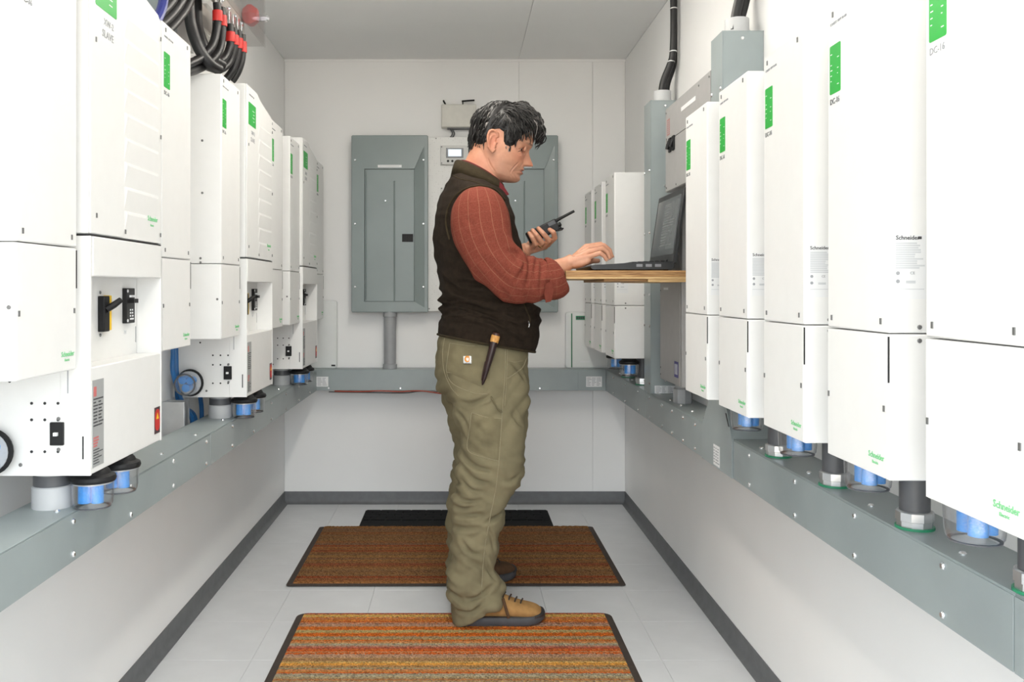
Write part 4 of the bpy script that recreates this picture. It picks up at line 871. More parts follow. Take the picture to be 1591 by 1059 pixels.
def shirt_mat():
    m = bpy.data.materials.new('rust_striped_shirt'); m.use_nodes = True; n = m.node_tree.nodes; L = m.node_tree.links; b = n['Principled BSDF']; b.inputs['Roughness'].default_value = 0.9; b.inputs['Specular IOR Level'].default_value = 0.15
    uv = n.new('ShaderNodeUVMap'); uv.uv_map = 'cloth'; sp = n.new('ShaderNodeSeparateXYZ'); L.new(uv.outputs[0], sp.inputs[0])
    def line(sock, period, width):
        d = n.new('ShaderNodeMath'); d.operation = 'DIVIDE'; d.inputs[1].default_value = period; L.new(sock, d.inputs[0])
        f = n.new('ShaderNodeMath'); f.operation = 'FRACT'; L.new(d.outputs[0], f.inputs[0])
        l = n.new('ShaderNodeMath'); l.operation = 'LESS_THAN'; l.inputs[1].default_value = width/period; L.new(f.outputs[0], l.inputs[0]); return l.outputs[0]
    a = line(sp.outputs[0], 0.0225, 0.0010); c = line(sp.outputs[1], 0.034, 0.0009)
    c2 = n.new('ShaderNodeMath'); c2.operation = 'MULTIPLY'; c2.inputs[1].default_value = 0.35; L.new(c, c2.inputs[0])
    mx = n.new('ShaderNodeMath'); mx.operation = 'MAXIMUM'; L.new(a, mx.inputs[0]); L.new(c2.outputs[0], mx.inputs[1])
    k = n.new('ShaderNodeMath'); k.operation = 'MULTIPLY'; k.inputs[1].default_value = 0.27; L.new(mx.outputs[0], k.inputs[0])
    nz = n.new('ShaderNodeTexNoise'); nz.inputs['Scale'].default_value = 260; t = n.new('ShaderNodeTexCoord'); L.new(t.outputs['Object'], nz.inputs['Vector'])
    r = n.new('ShaderNodeValToRGB'); r.color_ramp.elements[0].position = 0.3; r.color_ramp.elements[1].position = 0.7; r.color_ramp.elements[0].color = (0.150, 0.034, 0.021, 1); r.color_ramp.elements[1].color = (0.205, 0.052, 0.034, 1); L.new(nz.outputs['Fac'], r.inputs[0])
    mix = n.new('ShaderNodeMix'); mix.data_type = 'RGBA'; mix.inputs[7].default_value = (0.50, 0.30, 0.18, 1); L.new(k.outputs[0], mix.inputs[0]); L.new(r.outputs[0], mix.inputs[6]); L.new(mix.outputs[2], b.inputs['Base Color'])
    bp = n.new('ShaderNodeBump'); bp.inputs['Strength'].default_value = 0.3; bp.inputs['Distance'].default_value = 0.001; L.new(nz.outputs['Fac'], bp.inputs['Height']); L.new(bp.outputs[0], b.inputs['Normal'])
    return m
SHIRT = shirt_mat()

# --- head, local frame: x forward, y to his left, z up, origin at the ear opening
HO = at(766.5, 229.6, 3.06); PITCH = math.radians(18)
def H(x, y, z):
    c, s = math.cos(PITCH), math.sin(PITCH); return Vector((x*c+z*s, y, -x*s+z*c))+HO-PB
zz = [-.102,-.098,-.094,-.09,-.083,-.0755,-.066,-.054,-.047,-.042,-.033,-.0265,-.015,0,.015,.029,.038,.047,.06,.08,.10,.115,.128,.136,.140]
xf = [.075,.092,.104,.1130,.1200,.1230,.1180,.1222,.1195,.1232,.121,.1195,.116,.1145,.1150,.1185,.1245,.1275,.126,.121,.110,.095,.07,.045,.02]
zb = [-.102,-.06,-.03,0,.03,.06,.09,.115,.128,.136,.14]; xb = [-.042,-.055,-.068,-.078,-.084,-.084,-.077,-.06,-.04,-.02,0]
zw = [-.102,-.094,-.085,-.07,-.055,-.04,-.02,0,.02,.04,.06,.08,.10,.115,.128,.136,.14]; ww = [.036,.046,.052,.057,.060,.063,.067,.070,.072,.074,.0755,.074,.067,.056,.04,.024,.01]
NZ, NT = 150, 180
Zs = np.concatenate([np.linspace(-.102, .125, NZ-26), .125+.015*np.sin(np.linspace(0, PI/2, 27)[1:])])
nosez = [.036,.029,.02,.010,0,-.008,-.014,-.019,-.023,-.0265,-.030]; nosep = [0,.003,.008,.0155,.023,.029,.0335,.0335,.024,.009,0]
nosew = [.007,.007,.0075,.009,.011,.013,.0145,.0150,.0150,.014,.012]
rings = []
for z in Zs:
    f = np.interp(z, zz, xf); bk = np.interp(z, zb, xb); w = np.interp(z, zw, ww); xc = np.interp(z, [-.1, 0, .06, .14], [.030, .018, .012, .012])
    pf = np.interp(z, [-.1, -.06, -.02, .04, .1], [1.75, 1.85, 2.1, 2.25, 2.1])
    ring = []
    for k in range(NT):
        t = 2*PI*k/NT
        t = t-0.45*math.sin(t) if True else t          # more points on the face
        ct, st = math.cos(t), math.sin(t)
        p = pf if ct > 0 else 2.15
        x = xc+(f-xc if ct > 0 else xc-bk)*math.copysign(abs(ct)**(2/p), ct); y = w*math.copysign(abs(st)**(2/p), st)
        ay = abs(y)
        if ct > 0:
            nw = np.interp(-z, [-q for q in nosez], nosew); x += np.interp(-z, [-q for q in nosez], nosep)*math.exp(-(ay/nw)**2.4)
            if -.03 < z < -.008: x += .006*math.exp(-((ay-.0145)/.005)**2-((z+.019)/.007)**2)                 # nostril wings
            x -= .0145*math.exp(-((ay-.033)/.0145)**2-((z-.020)/.0105)**2)                                    # eye sockets
            x += .0062*math.exp(-((ay-.036)/.022)**2-((z-.043)/.0075)**2)                                     # brow ridge
            x += .0060*math.exp(-((ay-.050)/.016)**2-((z+.006)/.014)**2)                                       # cheekbone
            x -= .0070*math.exp(-((ay-.046)/.016)**2-((z+.045)/.018)**2)                                      # hollow of the cheek
            x -= .0030*math.exp(-((ay-(.021+(-.022-z)*.35))/.0042)**2)*(1 if -.062 < z < -.018 else 0)         # fold beside the mouth
            lipw = math.exp(-(ay/.021)**4)
            x -= .0035*math.exp(-((z+.0475)/.0022)**2)*lipw                                                   # lip parting
            x += .0034*math.exp(-((z+.0415)/.003)**2)*lipw+.0040*math.exp(-((z+.0545)/.0035)**2)*lipw
        ring.append(tuple(H(x, y, z)))
    rings.append(ring)
mb = MB(); mb.loft(rings)
for s in (-1, 1):                                             # ears: rim, bowl and lobe
    def E(u, v, o): 
        return H(-.006+u*1.1-.16*v, s*(.070+o+.30*max(-u, 0)), .004+v*1.12)
    rim = [(.012, .020, .003), (.008, .031, .006), (-.004, .036, .009), (-.015, .030, .010), (-.019, .016, .009), (-.017, .0, .008), (-.011, -.013, .006), (-.003, -.023, .005), (.006, -.025, .004), (.009, -.017, .003)]
    P = catmull([E(*q) for q in rim], 4); mb.tube(P, [.0042]*len(P), 8)
    for a in range(10):
        t = a/9; u0 = -.014+.020*t
        mb.tube([E(u0, -.019+.004*math.sin(t*3), .003), E(u0-.002, 0, .0025), E(u0-.001, .030-.006*(2*t-1)**2, .003)], .0042, 6)
    mb.tube([E(-.009, -.008, .006), E(-.0115, .006, .007), E(-.006, .020, .0065), E(.004, .024, .005)], .0032, 6)
    mb.tube([E(.009, -.012, .004), E(.0085, -.004, .0065), E(.010, .004, .004)], .0036, 6)
    capsule(mb, E(.0, -.021, .004), E(.003, -.026, .004), .0062, .0056)
    eye = Vector((.0975, s*.0335, .0205))
    for dz, r_, ext in ((.0072, .0030, .0135), (.0040, .0030, .0130), (.0012, .0024, .0128), (-.0066, .0026, .012)):                    # eyelids
        P = [H(eye.x+.0116*math.cos(q*1.05)-abs(dz)*.25, eye.y+ext*math.sin(q*1.05)*1.12, eye.z+dz*math.cos(q*1.2)) for q in np.linspace(-1, 1, 11)]; mb.tube(P, r_, 8)
# neck and trunk under the clothes
mb.loft(densify([sring(738, 215, 778, 240, 3.06, .052), sring(729, 236, 776, 268, 3.06, .056), sring(720, 254, 779, 289, 3.06, .060), sring(708, 275, 784, 312, 3.06, .085), sring(696, 300, 792, 335, 3.06, .165), sring(688, 350, 796, 375, 3.06, .165), sring(692, 440, 812, 450, 3.06, .145), sring(692, 520, 805, 535, 3.06, .145), sring(692, 590, 803, 600, 3.06, .15)]))
# right arm and hand (palm down over the keys)
HR = {'w': (879, 410, 2.872)}
mb.loft(limb([(740, 320, 2.90, .050, .05), (752, 370, 2.86, .048, .045), (780, 420, 2.835, .045, .042), (800, 434, 2.83, .042, .042), (840, 428, 2.85, .040, .038), (866, 418, 2.865, .033, .031), (880, 410, 2.872, .0245, .027), (890, 405, 2.876, .0245, .030)], 24, 4))
def finger(m, pts, rad):
    Q = [W(*p) for p in pts]
    for i in range(len(Q)-1): capsule(m, Q[i], Q[i+1], rad[i], rad[i+1])
fr = {'pinky': [(914, 399, 2.845), (932, 393, 2.842), (939, 397.5, 2.842), (942, 403.5, 2.844)], 'ring': [(916, 391, 2.864), (936, 386.5, 2.862), (944, 392, 2.862), (947, 400.5, 2.862)],
      'middle': [(915, 386, 2.886), (938, 381.5, 2.886), (947, 388.5, 2.885), (950.5, 398, 2.884)], 'index': [(911, 383.5, 2.908), (933, 379.5, 2.911), (943, 385, 2.911), (947.5, 394.5, 2.909)]}
for nme, P in fr.items():
    k = .87 if nme == 'pinky' else 1.0
    finger(mb, P, [.0105*k, .0092*k, .0080*k, .0066*k]); capsule(mb, W(886, 407, 2.876+(P[0][2]-2.876)*.55), W(*P[0]), .0150, .0112*k); capsule(mb, W(893, 409, 2.876+(P[0][2]-2.876)*.6), W(P[0][0]-4, P[0][1]+7, P[0][2]), .015, .0105)
capsule(mb, W(893, 410, 2.87), W(904, 409, 2.860), .0165, .013); capsule(mb, W(902, 408, 2.85), W(913, 404, 2.846), .013, .011)
finger(mb, [(890, 409, 2.900), (906, 409, 2.925), (919, 405, 2.930), (929, 405, 2.922)], [.015, .012, .010, .0078])
# left arm and hand round the radio
mb.loft(limb([(735, 325, 3.24, .05, .05), (745, 380, 3.27, .046, .045), (760, 425, 3.26, .042, .042), (785, 408, 3.17, .038, .036), (804, 395, 3.10, .029, .029), (813, 390, 3.074, .026, .026), (820, 387, 3.066, .024, .026)], 24, 4))
fl = {'pinky': [(823, 388, 3.062), (832, 379, 3.030), (826.5, 369, 3.018), (822, 362, 3.022)], 'ring': [(832, 387, 3.062), (842.5, 377, 3.026), (834, 365.5, 3.012), (827.5, 357.5, 3.017)],
      'middle': [(842, 384, 3.062), (853, 373.5, 3.026), (844, 362.5, 3.012), (836.5, 354.5, 3.018)], 'index': [(851, 379, 3.062), (862, 369, 3.034), (860, 361, 3.018), (854, 356.5, 3.020)]}
for nme, P in fl.items():
    k = .9 if nme == 'pinky' else 1.0
    finger(mb, P, [.0105*k, .0098*k, .0088*k, .0074*k]); capsule(mb, W(817, 389, 3.068), W(*P[0]), .018, .0120)
capsule(mb, W(822, 386, 3.085), W(846, 382, 3.082), .015, .014); capsule(mb, W(815, 385, 3.07), W(826, 385, 3.055), .018, .012)
finger(mb, [(822, 382, 3.092), (832, 370, 3.105), (842, 359, 3.108), (850, 352, 3.100)], [.015, .012, .010, .008])
# legs under the trousers
for s, Y0, Y1, dx in ((0, 2.98, 2.93, 0), (1, 3.15, 3.24, -12)):
    mb.loft(densify([sring(712+dx, 560, 790, 565, Y0, .06), sring(728+dx, 640, 800+dx, 642, Y0, .06), sring(728+dx, 720, 790+dx, 722, (Y0+Y1)/2, .055), sring(718+dx, 800, 768+dx, 800, Y1, .045), sring(722+dx, 900, 757+dx, 900, Y1, .035)]))
body = remeshed(mb, 0.0020, 'body')
v = mesh_np(body); ed = edges_np(body); v = smooth_np(v, ed, 2, 0.5); set_np(body, v); nr = normals_np(body)
bb_ = bvh_of(v, body); FC = [[(805, 253), (800, 258), (795, 264), (792, 270)], [.8, (803, 265.5), (808, 266), (815, 266.5)], [.5, (798, 270), (801, 276)], [.6, (805, 232.5), (809, 231), (814, 231)], [.5, (806, 239), (810, 240), (814, 239)], [.5, (758, 246), (762, 256), (770, 268)], [.4, (788, 262), (793, 270), (795, 277)]]
v = v+nr*creases(v, bb_, FC, .0021, .0026, .35)[:, None]; set_np(body, v)
# complexion: lips, flush and beard shadow belong to the skin itself
c, s_ = math.cos(PITCH), math.sin(PITCH); d = v-np.array(HO-PB); lx = d[:, 0]*c-d[:, 2]*s_; ly = d[:, 1]; lz = d[:, 0]*s_+d[:, 2]*c
lips = np.exp(-((lz+.048)/.0085)**4)*np.exp(-(ly/.024)**4)*(lx > .1135)
flush = np.exp(-((lx-.10)/.03)**2-((lz+.008)/.02)**2)*.6+np.exp(-((lx-.145)/.012)**2-((lz+.015)/.012)**2)*.8+np.exp(-((lx+.005)/.02)**2-((lz-.01)/.03)**2)*(np.abs(ly) > .066)*.9+np.exp(-((lx+.03)/.05)**2-((lz+.09)/.05)**2)*.7
beard = smoothstep(-.02, -.05, lz)*smoothstep(.02, .05, lx)*(lx < .2)*(lz > -.12)*np.clip(1-lips, 0, 1)
brow = np.exp(-((lz-(.044-.06*np.maximum(np.abs(ly)-.034, 0)))/.0042)**4)*np.exp(-((np.abs(ly)-.032)/.021)**4)*(lx > .07)*np.clip(.75+.5*vnoise(v, (420, 420, 160)), 0, 1)
lash = np.zeros(len(v)); LP = [q for q in (hit(bb_, x_, y_) for x_, y_ in zip(np.linspace(805.5, 815, 30), 235.2-.9*np.sin(np.linspace(0, PI, 30)))) if q is not None]
for q in LP: lash = np.maximum(lash, np.exp(-(np.linalg.norm(v-np.array(q), axis=1)/.0022)**2))
brow = np.maximum(brow, lash*.9)
ca = body.color_attributes.new('complexion', 'FLOAT_COLOR', 'POINT')
ca.data.foreach_set('color', np.stack([lips, flush, beard, brow], 1).astype('f4').ravel())
SKIN = bpy.data.materials.new('skin'); SKIN.use_nodes = True; n = SKIN.node_tree.nodes; L = SKIN.node_tree.links; b = n['Principled BSDF']; b.inputs['Roughness'].default_value = 0.5
b.inputs['Subsurface Weight'].default_value = 0.12; b.inputs['Subsurface Radius'].default_value = (0.012, 0.004, 0.002); b.inputs['Subsurface Scale'].default_value = 0.5
at_ = n.new('ShaderNodeAttribute'); at_.attribute_name = 'complexion'; sp = n.new('ShaderNodeSeparateXYZ'); L.new(at_.outputs['Vector'], sp.inputs[0])
nz = n.new('ShaderNodeTexNoise'); nz.inputs['Scale'].default_value = 45; tcn = n.new('ShaderNodeTexCoord'); L.new(tcn.outputs['Object'], nz.inputs['Vector'])
r = n.new('ShaderNodeValToRGB'); r.color_ramp.elements[0].position = 0.3; r.color_ramp.elements[1].position = 0.7; r.color_ramp.elements[0].color = (0.50, 0.235, 0.145, 1); r.color_ramp.elements[1].color = (0.60, 0.305, 0.195, 1); L.new(nz.outputs['Fac'], r.inputs[0]); prev = r.outputs[0]
for sock, col, amt in ((sp.outputs[1], (0.50, 0.15, 0.09, 1), .7), (sp.outputs[2], (0.36, 0.19, 0.13, 1), .45), (sp.outputs[0], (0.36, 0.105, 0.085, 1), .8), (at_.outputs['Alpha'], (0.035, 0.025, 0.02, 1), .85)):
    k = n.new('ShaderNodeMath'); k.operation = 'MULTIPLY'; k.inputs[1].default_value = amt; L.new(sock, k.inputs[0])
    mx = n.new('ShaderNodeMix'); mx.data_type = 'RGBA'; mx.inputs[7].default_value = col; L.new(k.outputs[0], mx.inputs[0]); L.new(prev, mx.inputs[6]); prev = mx.outputs[2]
L.new(prev, b.inputs['Base Color'])
n2 = n.new('ShaderNodeTexNoise'); n2.inputs['Scale'].default_value = 420; L.new(tcn.outputs['Object'], n2.inputs['Vector']); bp = n.new('ShaderNodeBump'); bp.inputs['Strength'].default_value = 0.12; bp.inputs['Distance'].default_value = 0.001; L.new(n2.outputs['Fac'], bp.inputs['Height']); L.new(bp.outputs[0], b.inputs['Normal'])
finish(body, SKIN, 'body')
EYEW = mat('eye_white', (0.50, 0.44, 0.40), 0.2, var=0.03); IRIS = mat('dark_iris', (0.03, 0.018, 0.01), 0.1)
for s in (-1, 1):
    e_ = MB().lathe([(max(.0118*math.sin(PI*k/12), 1e-5), -.0118*math.cos(PI*k/12)) for k in range(13)], H(.0840, s*.0335, .0190), (1, 0, 0), 20).build('eye', EYEW, man, ang=180)
    dirn = (H(1, s*.30, -.25)-H(0, 0, 0)).normalized(); MB().lathe([(.0056, .0105), (.0050, .0116), (.003, .0121), (.0001, .0122)], H(.0840, s*.0335, .0190), dirn, 16).build('iris', IRIS, e_)
RINGM = mat('gold_ring', (0.75, 0.55, 0.22), 0.2, metal=1.0)
q0, q1 = W(*fl['ring'][0]), W(*fl['ring'][1]); q = q0.lerp(q1, .72)
MB().lathe([(.0104, -.002), (.0114, -.0018), (.0114, .0018), (.0104, .002)], q, q1-q0, 20, cap=False).build('finger_ring', RINGM, man)

# fingernails on the near finger tips
NAIL = mat('fingernail', (0.62, 0.36, 0.28), 0.3)
for P in list(fr.values()):
    a, b_ = W(*P[2]), W(*P[3]); dd = (b_-a).normalized(); up = Vector((dd.z, 0, -dd.x))*(1 if dd.z < 0 else -1)
    up = Vector((-dd.z, 0, dd.x)).normalized(); cN = b_+up*.0052+dd*.002
    MB().loft([[cN+dd*.004*math.cos(t)+Vector((0, .0038, 0))*math.sin(t)+up*h for t in np.linspace(0, 2*PI, 10, endpoint=False)] for h in (0, .0018)]).build('fingernail', NAIL, man)

# --- hair: a close cap on the scalp and some hundred wavy locks combed forward from the crown
def scalp(az, el, off=0.0):
    """az 0 = forward, el 90 = up; ellipsoid that follows the skull"""
    ca_, sa, ce, se = math.cos(az), math.sin(az), math.cos(el), math.sin(el)
    rx = .104 if ca_ > 0 else .098
    return Vector((.018+(rx+off)*ca_*ce, (.0755+off)*sa*ce, .050+(.0925+off)*se))
def hair_low(az):
    """lowest elevation that carries hair at this azimuth"""
    a = abs(math.degrees(az)); return math.radians(np.interp(a, [0, 30, 50, 62, 72, 80, 90, 100, 110, 122, 140, 180], [24, 20, 8, -22, -40, -32, 0, 4, -4, -46, -66, -68]))
capm = MB(); NA, NE = 72, 26; rng = random.Random(11); rows = []
def cap_off(az, el):
    a = abs(math.degrees(az)); top = math.sin(max(el, 0))
    return .006+.016*top+.012*max(math.cos(az), 0)*top+(.010 if a > 120 else 0)*math.cos(el*.8)
for j in range(NE):
    row = []
    for i in range(NA):
        az = -PI+2*PI*i/NA; lo = hair_low(az); f = j/(NE-1); el = lo+(PI/2-.02-lo)*f
        o = cap_off(az, el)*min(1, f*5+.12); p = scalp(az, el, o); p += Vector((0, 0, 1))*.004*noise.noise(p*60); row.append(tuple(H(*p)))
    rows.append(row)
inner = [tuple(H(*scalp(-PI+2*PI*i/NA, hair_low(-PI+2*PI*i/NA), -.004))) for i in range(NA)]
capm.loft([inner]+rows)
HAIR = bpy.data.materials.new('dark_greying_hair'); HAIR.use_nodes = True; n = HAIR.node_tree.nodes; L = HAIR.node_tree.links; b = n['Principled BSDF']; b.inputs['Roughness'].default_value = 0.42; b.inputs['Specular IOR Level'].default_value = 0.4
a_ = n.new('ShaderNodeAttribute'); a_.attribute_name = 'grey'; r = n.new('ShaderNodeValToRGB'); r.color_ramp.elements[0].color = (0.0045, 0.004, 0.004, 1); r.color_ramp.elements[1].color = (0.20, 0.185, 0.175, 1); e1 = r.color_ramp.elements.new(.6); e1.color = (0.014, 0.012, 0.011, 1)
L.new(a_.outputs['Fac'], r.inputs[0]); L.new(r.outputs[0], b.inputs['Base Color'])
greys = [0.15]*len(capm.v)
def lock(az, el, length, r0, lift, grey, fwd, wave, down):
    """one lock: leaves the scalp near (az, el) and runs along the head"""
    pos = scalp(az, el, cap_off(az, el)*.8); N = 9; pts = []; ph = rng.uniform(0, 6.28); side = rng.choice((-1, 1))
    ctr = Vector((.018, 0, .05)); d_ = Vector(fwd).normalized()
    for k in range(N):
        t = k/(N-1); nrm = (pos-ctr); nrm = Vector((nrm.x/.010, nrm.y/.0057, nrm.z/.0086)).normalized()
        pts.append(pos+nrm*(lift*math.sin(PI*min(t*1.1, 1))*1.0)+Vector((-d_.y, d_.x, .3)).normalized()*(wave*math.sin(ph+t*5.5)*t)+nrm*(wave*.8*math.sin(ph*1.7+t*6.5)*t))
        g = d_+Vector((0, 0, -down*t)); g = g-nrm*g.dot(nrm)*(.95 if nrm.z > -.2 else .6); 
        pos = pos+g.normalized()*(length/(N-1))
    rad = [r0*math.sin(PI*min(max(.12+.80*k/(N-1), 0), 1))**.7*(1 if k < N-1 else .35) for k in range(N)]
    o = len(capm.v); capm.tube([H(*p) for p in pts], rad, 5); greys.extend([grey]*(len(capm.v)-o))
for k in range(1750):
    az = rng.uniform(-PI, PI); lo = hair_low(az); el = lo+(PI/2-lo)*(rng.random()**.8); a = abs(math.degrees(az)); sgn = 1 if az > 0 else -1
    frontness = max(math.cos(az), 0); g = rng.random(); grey = 1.0 if g < .035 else (.62 if g < .26 else rng.uniform(.05, .5))
    if el > math.radians(38) and a < 115:                       # top: combed forward with waves
        fwd = (1.0, sgn*rng.uniform(-.2, .55), -.05); L_ = rng.uniform(.05, .085); lift = rng.uniform(.004, .014)+.006*frontness; wv = rng.uniform(.003, .007); dn = .5
    elif a < 100:                                               # temples: forward and down
        fwd = (rng.uniform(.25, .9), 0, rng.uniform(-1.0, -.5)); L_ = rng.uniform(.022, .045); lift = rng.uniform(.001, .006); wv = .003; dn = .4
        if a > 76: L_ = min(L_, max(.010, (el-lo)*.075)); wv = .001
        if el < math.radians(6): L_ *= .55; lift *= .3; wv = .001; fwd = (.25, 0, -1)
    elif a < 122:
        fwd = (-.3, 0, -1); L_ = rng.uniform(.012, .03); L_ = min(L_, max(.008, (el-lo)*.07)); lift = .003; wv = .001; dn = .2
    else:                                                       # back and nape: down
        fwd = (rng.uniform(-.35, .15), 0, -1.0); L_ = rng.uniform(.035, .06); lift = rng.uniform(.002, .008); wv = .003; dn = .2
        if a < 138: L_ *= .55
        if el < math.radians(-30): L_ *= .45; lift *= .4; wv = .001
    lock(az, el, L_, rng.uniform(.0011, .0026), lift, grey, fwd, wv, dn)
for k in range(190):                                            # forelock over the brow
    az = rng.uniform(-.75, .75); el = math.radians(rng.uniform(32, 62))
    lock(az, el, rng.uniform(.045, .078), rng.uniform(.0012, .0026), rng.uniform(.014, .028), rng.choice((.1, .2, .3, .62, .8)), (1, rng.uniform(-.35, .35), -.25), rng.uniform(.004, .008), .35)
hm = capm.mesh('hair', HAIR, ang=180); ga = hm.attributes.new('grey', 'FLOAT', 'POINT'); ga.data.foreach_set('value', np.array(greys, 'f4'))
put('hair', hm, man)

# --- trousers
YAW = math.radians(11)
mb = MB()
mb.loft(densify([sring(684, 500, 815, 512, 3.06, .165, YAW), sring(681, 520, 820, 534, 3.06, .172, YAW), sring(677, 545, 821, 560, 3.06, .184, YAW), sring(675, 572, 820, 588, 3.06, .190, YAW), sring(681, 602, 819, 614, 3.06, .187, YAW), sring(696, 626, 815, 636, 3.06, .160, YAW)]))
mb.loft(densify([sring(688, 575, 819, 585, 2.975, .100, .05), sring(698, 615, 824, 620, 2.968, .102, .05), sring(708, 650, 822, 652, 2.960, .098), sring(715, 690, 819, 690, 2.952, .092), sring(710, 726, 816, 730, 2.945, .088), sring(705, 758, 800, 764, 2.94, .082), sring(702, 780, 789, 782, 2.937, .081), sring(701, 800, 785, 800, 2.935, .080), sring(698, 845, 776, 842, 2.930, .080), sring(697, 888, 771, 878, 2.925, .082), sring(699, 925, 778, 902, 2.915, .084), sring(701, 950, 784, 918, 2.910, .087), sring(704, 970, 782, 932, 2.908, .087)]))
mb.loft(densify([sring(678, 575, 790, 585, 3.15, .098), sring(686, 615, 800, 620, 3.158, .098), sring(692, 645, 800, 650, 3.165, .094), sring(703, 690, 795, 692, 3.18, .088), sring(701, 722, 790, 724, 3.19, .085), sring(696, 760, 776, 761, 3.205, .081), sring(693, 800, 768, 800, 3.215, .079), sring(692, 845, 764, 845, 3.225, .078), sring(692, 885, 764, 880, 3.235, .080), sring(694, 917, 765, 896, 3.245, .082)]))
tr = remeshed(mb, 0.0052, 'trousers'); v = mesh_np(tr); ed = edges_np(tr); v = smooth_np(v, ed, 10, 0.6); set_np(tr, v)
nr = normals_np(tr); z = v[:, 2]
kn = np.exp(-((z-.46)/.13)**2); an = np.exp(-((z-.13)/.12)**2); hip = np.exp(-((z-.74)/.10)**2)
back = smoothstep(.06, -.10, v[:, 0])
sh = v.copy(); sh[:, 2] += .35*sh[:, 0]                          # folds run obliquely round the leg
f1 = ridge(sh, (5.5, 5.5, 19), 3.1); f2 = ridge(sh, (7, 7, 30), 9.7); sh2 = v.copy(); sh2[:, 2] -= .5*sh2[:, 0]; f3 = ridge(sh2, (6, 6, 15), 21.0)
f1 = .55-f1; f3 = .55-f3
disp = f1*(.004+.010*kn*(.4+.6*back)+.011*an)+(f2-.6)*(.0015+.005*kn+.005*an)+f3*(.004+.009*hip+.007*an)-.0035
disp *= smoothstep(.02, .05, z)
v = v+nr*disp[:, None]; v = smooth_np(v, ed, 1, .4); set_np(tr, v); nr = normals_np(tr)
TC = [[(716, 624), (732, 627), (754, 619), (762, 613)], [(709, 777), (731, 779), (751, 777)], [(708, 787), (724, 790), (748, 785)], [(705, 800), (726, 801), (746, 798)], [(704, 817), (724, 821), (746, 819)], [(787, 784), (773, 801), (753, 814)],
      [(716, 838), (731, 858), (748, 863)], [(751, 858), (758, 882), (770, 902)], [(721, 934), (743, 927), (768, 907)], [(711, 949), (733, 951), (753, 936)], [(703, 922), (719, 934), (726, 940)], [(718, 709), (740, 726), (765, 731)], [(718, 728), (738, 745), (760, 750)], [(716, 745), (732, 761), (751, 764)],
      [.7, (735, 655), (750, 672), (765, 676)], [.7, (733, 676), (750, 690), (768, 692)], [.6, (792, 560), (806, 575), (815, 590)], [.8, (795, 640), (805, 655), (812, 660)], [.8, (780, 745), (793, 748), (803, 740)], [.6, (725, 870), (745, 880), (752, 895)], [.8, (710, 640), (722, 655), (730, 680)], [.6, (755, 820), (764, 835), (768, 860)]]
v = v+nr*creases(v, bvh_of(v, tr), TC, .0062, .0085)[:, None]; set_np(tr, v); finish(tr, KHAKI, 'trousers')
trousers = bpy.data.objects['trousers']
bvh_tr = BVHTree.FromPolygons([Vector(p) for p in v], [tuple(p.vertices) for p in tr.polygons])
def seam(bvh, pts, parent, material, name='seam', r=.0013, off=.0006, m=6):
    P = [q for q in (hit(bvh, p.x, p.y, off) for p in catmull([(a, b, 0) for a, b in pts], m)) if q is not None]
    if len(P) > 2:
        for i in range(1, len(P)-1):
            if (P[i]-P[i-1]).length > .05: return
        MB().tube(P, r, 6).build(name, material, parent)
def patch(bvh, quad, parent, material, name, th=.0028, n=14, keep=None):
    """cloth patch on the surface, quad given by its four corner pixels"""
    a, b, c, d_ = [Vector((*q, 0)) for q in quad]; top = {}; m = MB(); G = {}
    for j in range(n+1):
        for i in range(n+1):
            p = a.lerp(b, i/n).lerp(d_.lerp(c, i/n), j/n); h = hit(bvh, p.x, p.y, 0)
            if h is None: return None
            nn = bvh.find_nearest(h)[1]; edge = min(i, j, n-i, n-j) == 0
            G[i, j] = len(m.v); m.v.append(tuple(h+nn*(0.0 if edge else th)))
    m.f = [(G[i, j], G[i+1, j], G[i+1, j+1], G[i, j+1]) for j in range(n) for i in range(n)]
    return m.build(name, material, parent, ang=180)
# pockets, seams, patch
rpk = patch(bvh_tr, [(699, 533), (764, 536), (760, 606), (694, 578)], trousers, KHAKID, 'rear_pocket', .0025)
seam(bvh_tr, [(699, 533), (730, 537), (762, 537)], trousers, STITCH, 'stitching'); seam(bvh_tr, [(699, 533), (695, 560), (694, 578), (704, 596), (735, 610), (758, 612)], trousers, STITCH, 'stitching')
seam(bvh_tr, [(694, 578), (720, 581), (752, 583)], trousers, STITCH, 'stitching')
upk = patch(bvh_tr, [(733, 641), (779, 650), (775, 716), (727, 699)], trousers, KHAKID, 'tool_pocket', .0035)
seam(bvh_tr, [(733, 641), (757, 648), (779, 650)], trousers, STITCH, 'stitching'); seam(bvh_tr, [(733, 641), (729, 670), (727, 699), (750, 710), (775, 716)], trousers, STITCH, 'stitching')
seam(bvh_tr, [(786, 528), (785, 560), (784, 590), (781, 630), (779, 660), (775, 716), (770, 760), (762, 800), (752, 860), (748, 920)], trousers, STITCH, 'side_seam', .0018)
seam(bvh_tr, [(789, 528), (788, 560), (787, 590), (784, 630)], trousers, STITCH, 'side_seam')
seam(bvh_tr, [(818, 556), (812, 570), (800, 580), (788, 588)], trousers, STITCH, 'pocket_edge', .0022); seam(bvh_tr, [(789, 560), (800, 562), (812, 560)], trousers, STITCH, 'stitching')
seam(bvh_tr, [(693, 515), (688, 545), (690, 575), (700, 600), (712, 615)], trousers, STITCH, 'seat_seam')
P = [q for q in (hit(bvh_tr, x, y, .004) for x, y in [(763, 616), (769, 628), (774, 636), (780, 640)]) if q]
if len(P) == 4: MB().tube(catmull(P, 4), [(.006, .0025)]*13, 8).build('hammer_loop', KHAKID, trousers)
lp_ = patch(bvh_tr, [(719, 551.5), (734, 551.5), (734, 566), (719, 566)], trousers, STICK, 'logo_patch', .0042, n=6)
